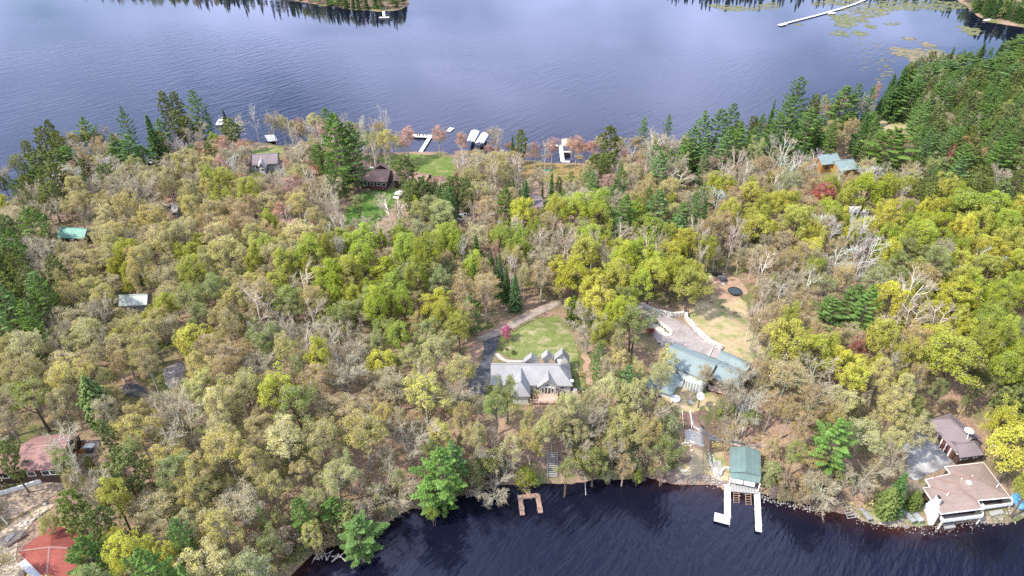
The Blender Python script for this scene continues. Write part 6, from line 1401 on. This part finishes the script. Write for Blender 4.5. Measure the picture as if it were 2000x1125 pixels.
def car(px, label, m, rzd, L_=4.6, name='parked_car', cat='car', tall=1.0):
    p = G(*px); r = empty(name, p, label, cat, None, R_(rzd)); w_ = .9
    pr = [(-L_ / 2, .35), (-L_ / 2, .95), (-L_ * .4, 1.0), (-L_ * .3, 1.0), (L_ * .25, .98), (L_ * .48, .8), (L_ / 2, .35)]
    def ext(pf, w2, b=None):
        b = b or B((0, 0, 0)); n_ = len(pf); return b.add([(x, -w2, z) for x, z in pf] + [(x, w2, z) for x, z in pf], [tuple(range(n_)), tuple(range(n_, 2 * n_))[::-1]] + [(i, i + n_, (i + 1) % n_ + n_, (i + 1) % n_) for i in range(n_)])
    ext(pr, w_).build('body', M[m], r); z1 = 1.0 + .48 * tall
    ext([(-L_ * .42, .99), (-L_ * .36, z1), (L_ * .05, z1), (L_ * .22, .99)], w_ * .86).build('cabin', M['glass'], r)
    ext([(-L_ * .36, z1 - .02), (-L_ * .35, z1 + .06), (L_ * .04, z1 + .06), (L_ * .06, z1 - .02)], w_ * .84).build('roof', M[m], r)
    for sx in (-.3, .3):
        for sy in (-1, 1):
            b = B((0, 0, 0)); n_ = 12; V = [(sx * L_ + .33 * math.cos(2 * math.pi * i / n_), sy * w_ + d_, .33 + .33 * math.sin(2 * math.pi * i / n_)) for d_ in (-.1, .1) for i in range(n_)]
            b.add(V, [tuple(range(n_)), tuple(range(n_, 2 * n_))[::-1]] + [(i, i + n_, (i + 1) % n_ + n_, (i + 1) % n_) for i in range(n_)]).build('wheel', M['dark_metal'], r)
    return r
car((779, 383), 'white covered vehicle parked on the drive of the ranch house', 'white', 76, 5.6, tall=1.3)
car((1350, 352), 'dark car parked among budding trees behind the eastern pines', 'car_dark', 105)
car((905, 426), 'small white van between the bare trees south of the ranch house', 'white', 60, 4.8, 'parked_van', 'van', 1.8)
p = G(1434, 573); r = empty('trampoline', p, 'round dark trampoline on the leafy clearing', 'trampoline'); n_ = 18
rel(r).cyl(p + [0, 0, .85], 1.55, .05, n_).build('mat', M['tramp'], r); bb = rel(r)
for i in range(n_):
    a, b = 2 * math.pi * i / n_, 2 * math.pi * (i + 1) / n_; bb.beam(p + [1.75 * math.cos(a), 1.75 * math.sin(a), .9], p + [1.75 * math.cos(b), 1.75 * math.sin(b), .9], .32, .08)
bb.build('rim', M['dark_metal'], r)
for i in range(6): a = i * math.pi / 3; rel(r).beam(p + [1.7 * math.cos(a), 1.7 * math.sin(a), -.1], p + [1.7 * math.cos(a), 1.7 * math.sin(a), .9], .08).build('leg', M['metal'], r)
for (u, v, L_, w_, hh, m, lb, nm) in ((1400, 538, 3.0, 1.3, .7, 'tarp_black', 'black tarp-covered heap at the top of the leafy clearing', 'tarp_heap'), (1408, 543, 1.9, 1.0, .7, 'metal', 'pale grey machine beside the black tarp heap', 'garden_machine'),
    (1413, 549, 1.9, 1.1, .9, 'car_dark', 'dark grill-like machine near the trampoline', 'garden_machine'), (1411, 556, 1.1, .7, .5, 'stone_white', 'small white tub on the leafy clearing', 'tub'), (1385, 541, 1.6, .9, .4, 'stone_white', 'pale stone slab west of the black tarp heap', 'stone_slab')):
    p = G(u, v); b = B((0, 0, 0)).box((0, 0, hh * .35), L_, w_, hh * .7).box((L_ * .12, 0, hh * .85), L_ * .55, w_ * .8, hh * .35)
    o = b.build(nm, M[m]); o.location = p; o.rotation_euler = (0, 0, rs2.uniform(-.5, .3)); tag(o, lb, nm.replace('_', ' '))
# far docks
dock('t_shaped_dock', 'white T-shaped dock on the far wooded point', [(749, 22, 750, 31, 1.6), (741, 34, 760, 33.5, 2.4)], .7, 'dock_white', 2.5)
dock('long_pier', 'very long pale pier crossing the lily beds', [(1527, 47, 1590, 31, 1.5), (1590, 31, 1640, 17, 1.5), (1640, 17, 1668, 8, 1.5), (1668, 8, 1695, -3, 1.5), (1522, 49, 1534, 46, 3.0), (1618, 26, 1632, 25, 2.0)], .7, 'dock_white', 4)
dock('far_dock', 'short white dock at the dark eastern far shore', [(1922, 40, 1938, 36, 1.6), (1938, 36, 1946, 33, 2.0)], .7, 'dock_white', 3)
p = G(745, 12); tag(B(p).box(p + [0, 0, .5], 3.2, 2.0, 1.0).box(p + [0, 0, 1.1], 2.8, 1.6, .2).build('upturned_rowboat', M['sh_red']), 'red upturned boat on the bank behind the T-shaped dock', 'boat')
# crossing logs on the open slope and fallen trunks in the wood
for i, (a, b, lb) in enumerate((((1424, 570), (1440, 548), None), ((1384, 698), (1391, 682), 'white post lying on the slope beside the garage end'), ((800, 700), (830, 690), None), ((660, 606), (640, 600), None), ((985, 608), (1020, 598), 'grey fallen log above the gravel drive'),
    ((940, 618), (975, 612), 'pale fallen log in the wood left of the gravel drive'), ((690, 392), (705, 386), 'weathered log lying at the edge of the vivid green lawn'), ((1180, 330), (1196, 338), None))):
    if lb is None: continue
    lb = lb.replace('left of', 'west of'); p, q = G(*a), G(*b); tag(B(p).beam(p + [0, 0, .25], q + [0, 0, .3], .3).build('fallen_log', M['log']), lb, 'log')
# split-rail fence by the gravel drive
pts = [G(*f1(x, y)) for x, y in ((455, 400), (530, 350), (600, 312), (670, 278), (740, 245))]; r = empty('rail_fence', pts[0], 'brown split-rail fence between gravel drive and lawn', 'fence')
for k, (p, q) in enumerate(zip(pts[:-1], pts[1:])):
    for z in (.45, .9): rel(r).beam(p + [0, 0, z], q + [0, 0, z], .1).build('rail', M['plank_brown'], r)
for p in pts: rel(r).beam(p - [0, 0, .3], p + [0, 0, 1.1], .14).build('post', M['plank_brown'], r)
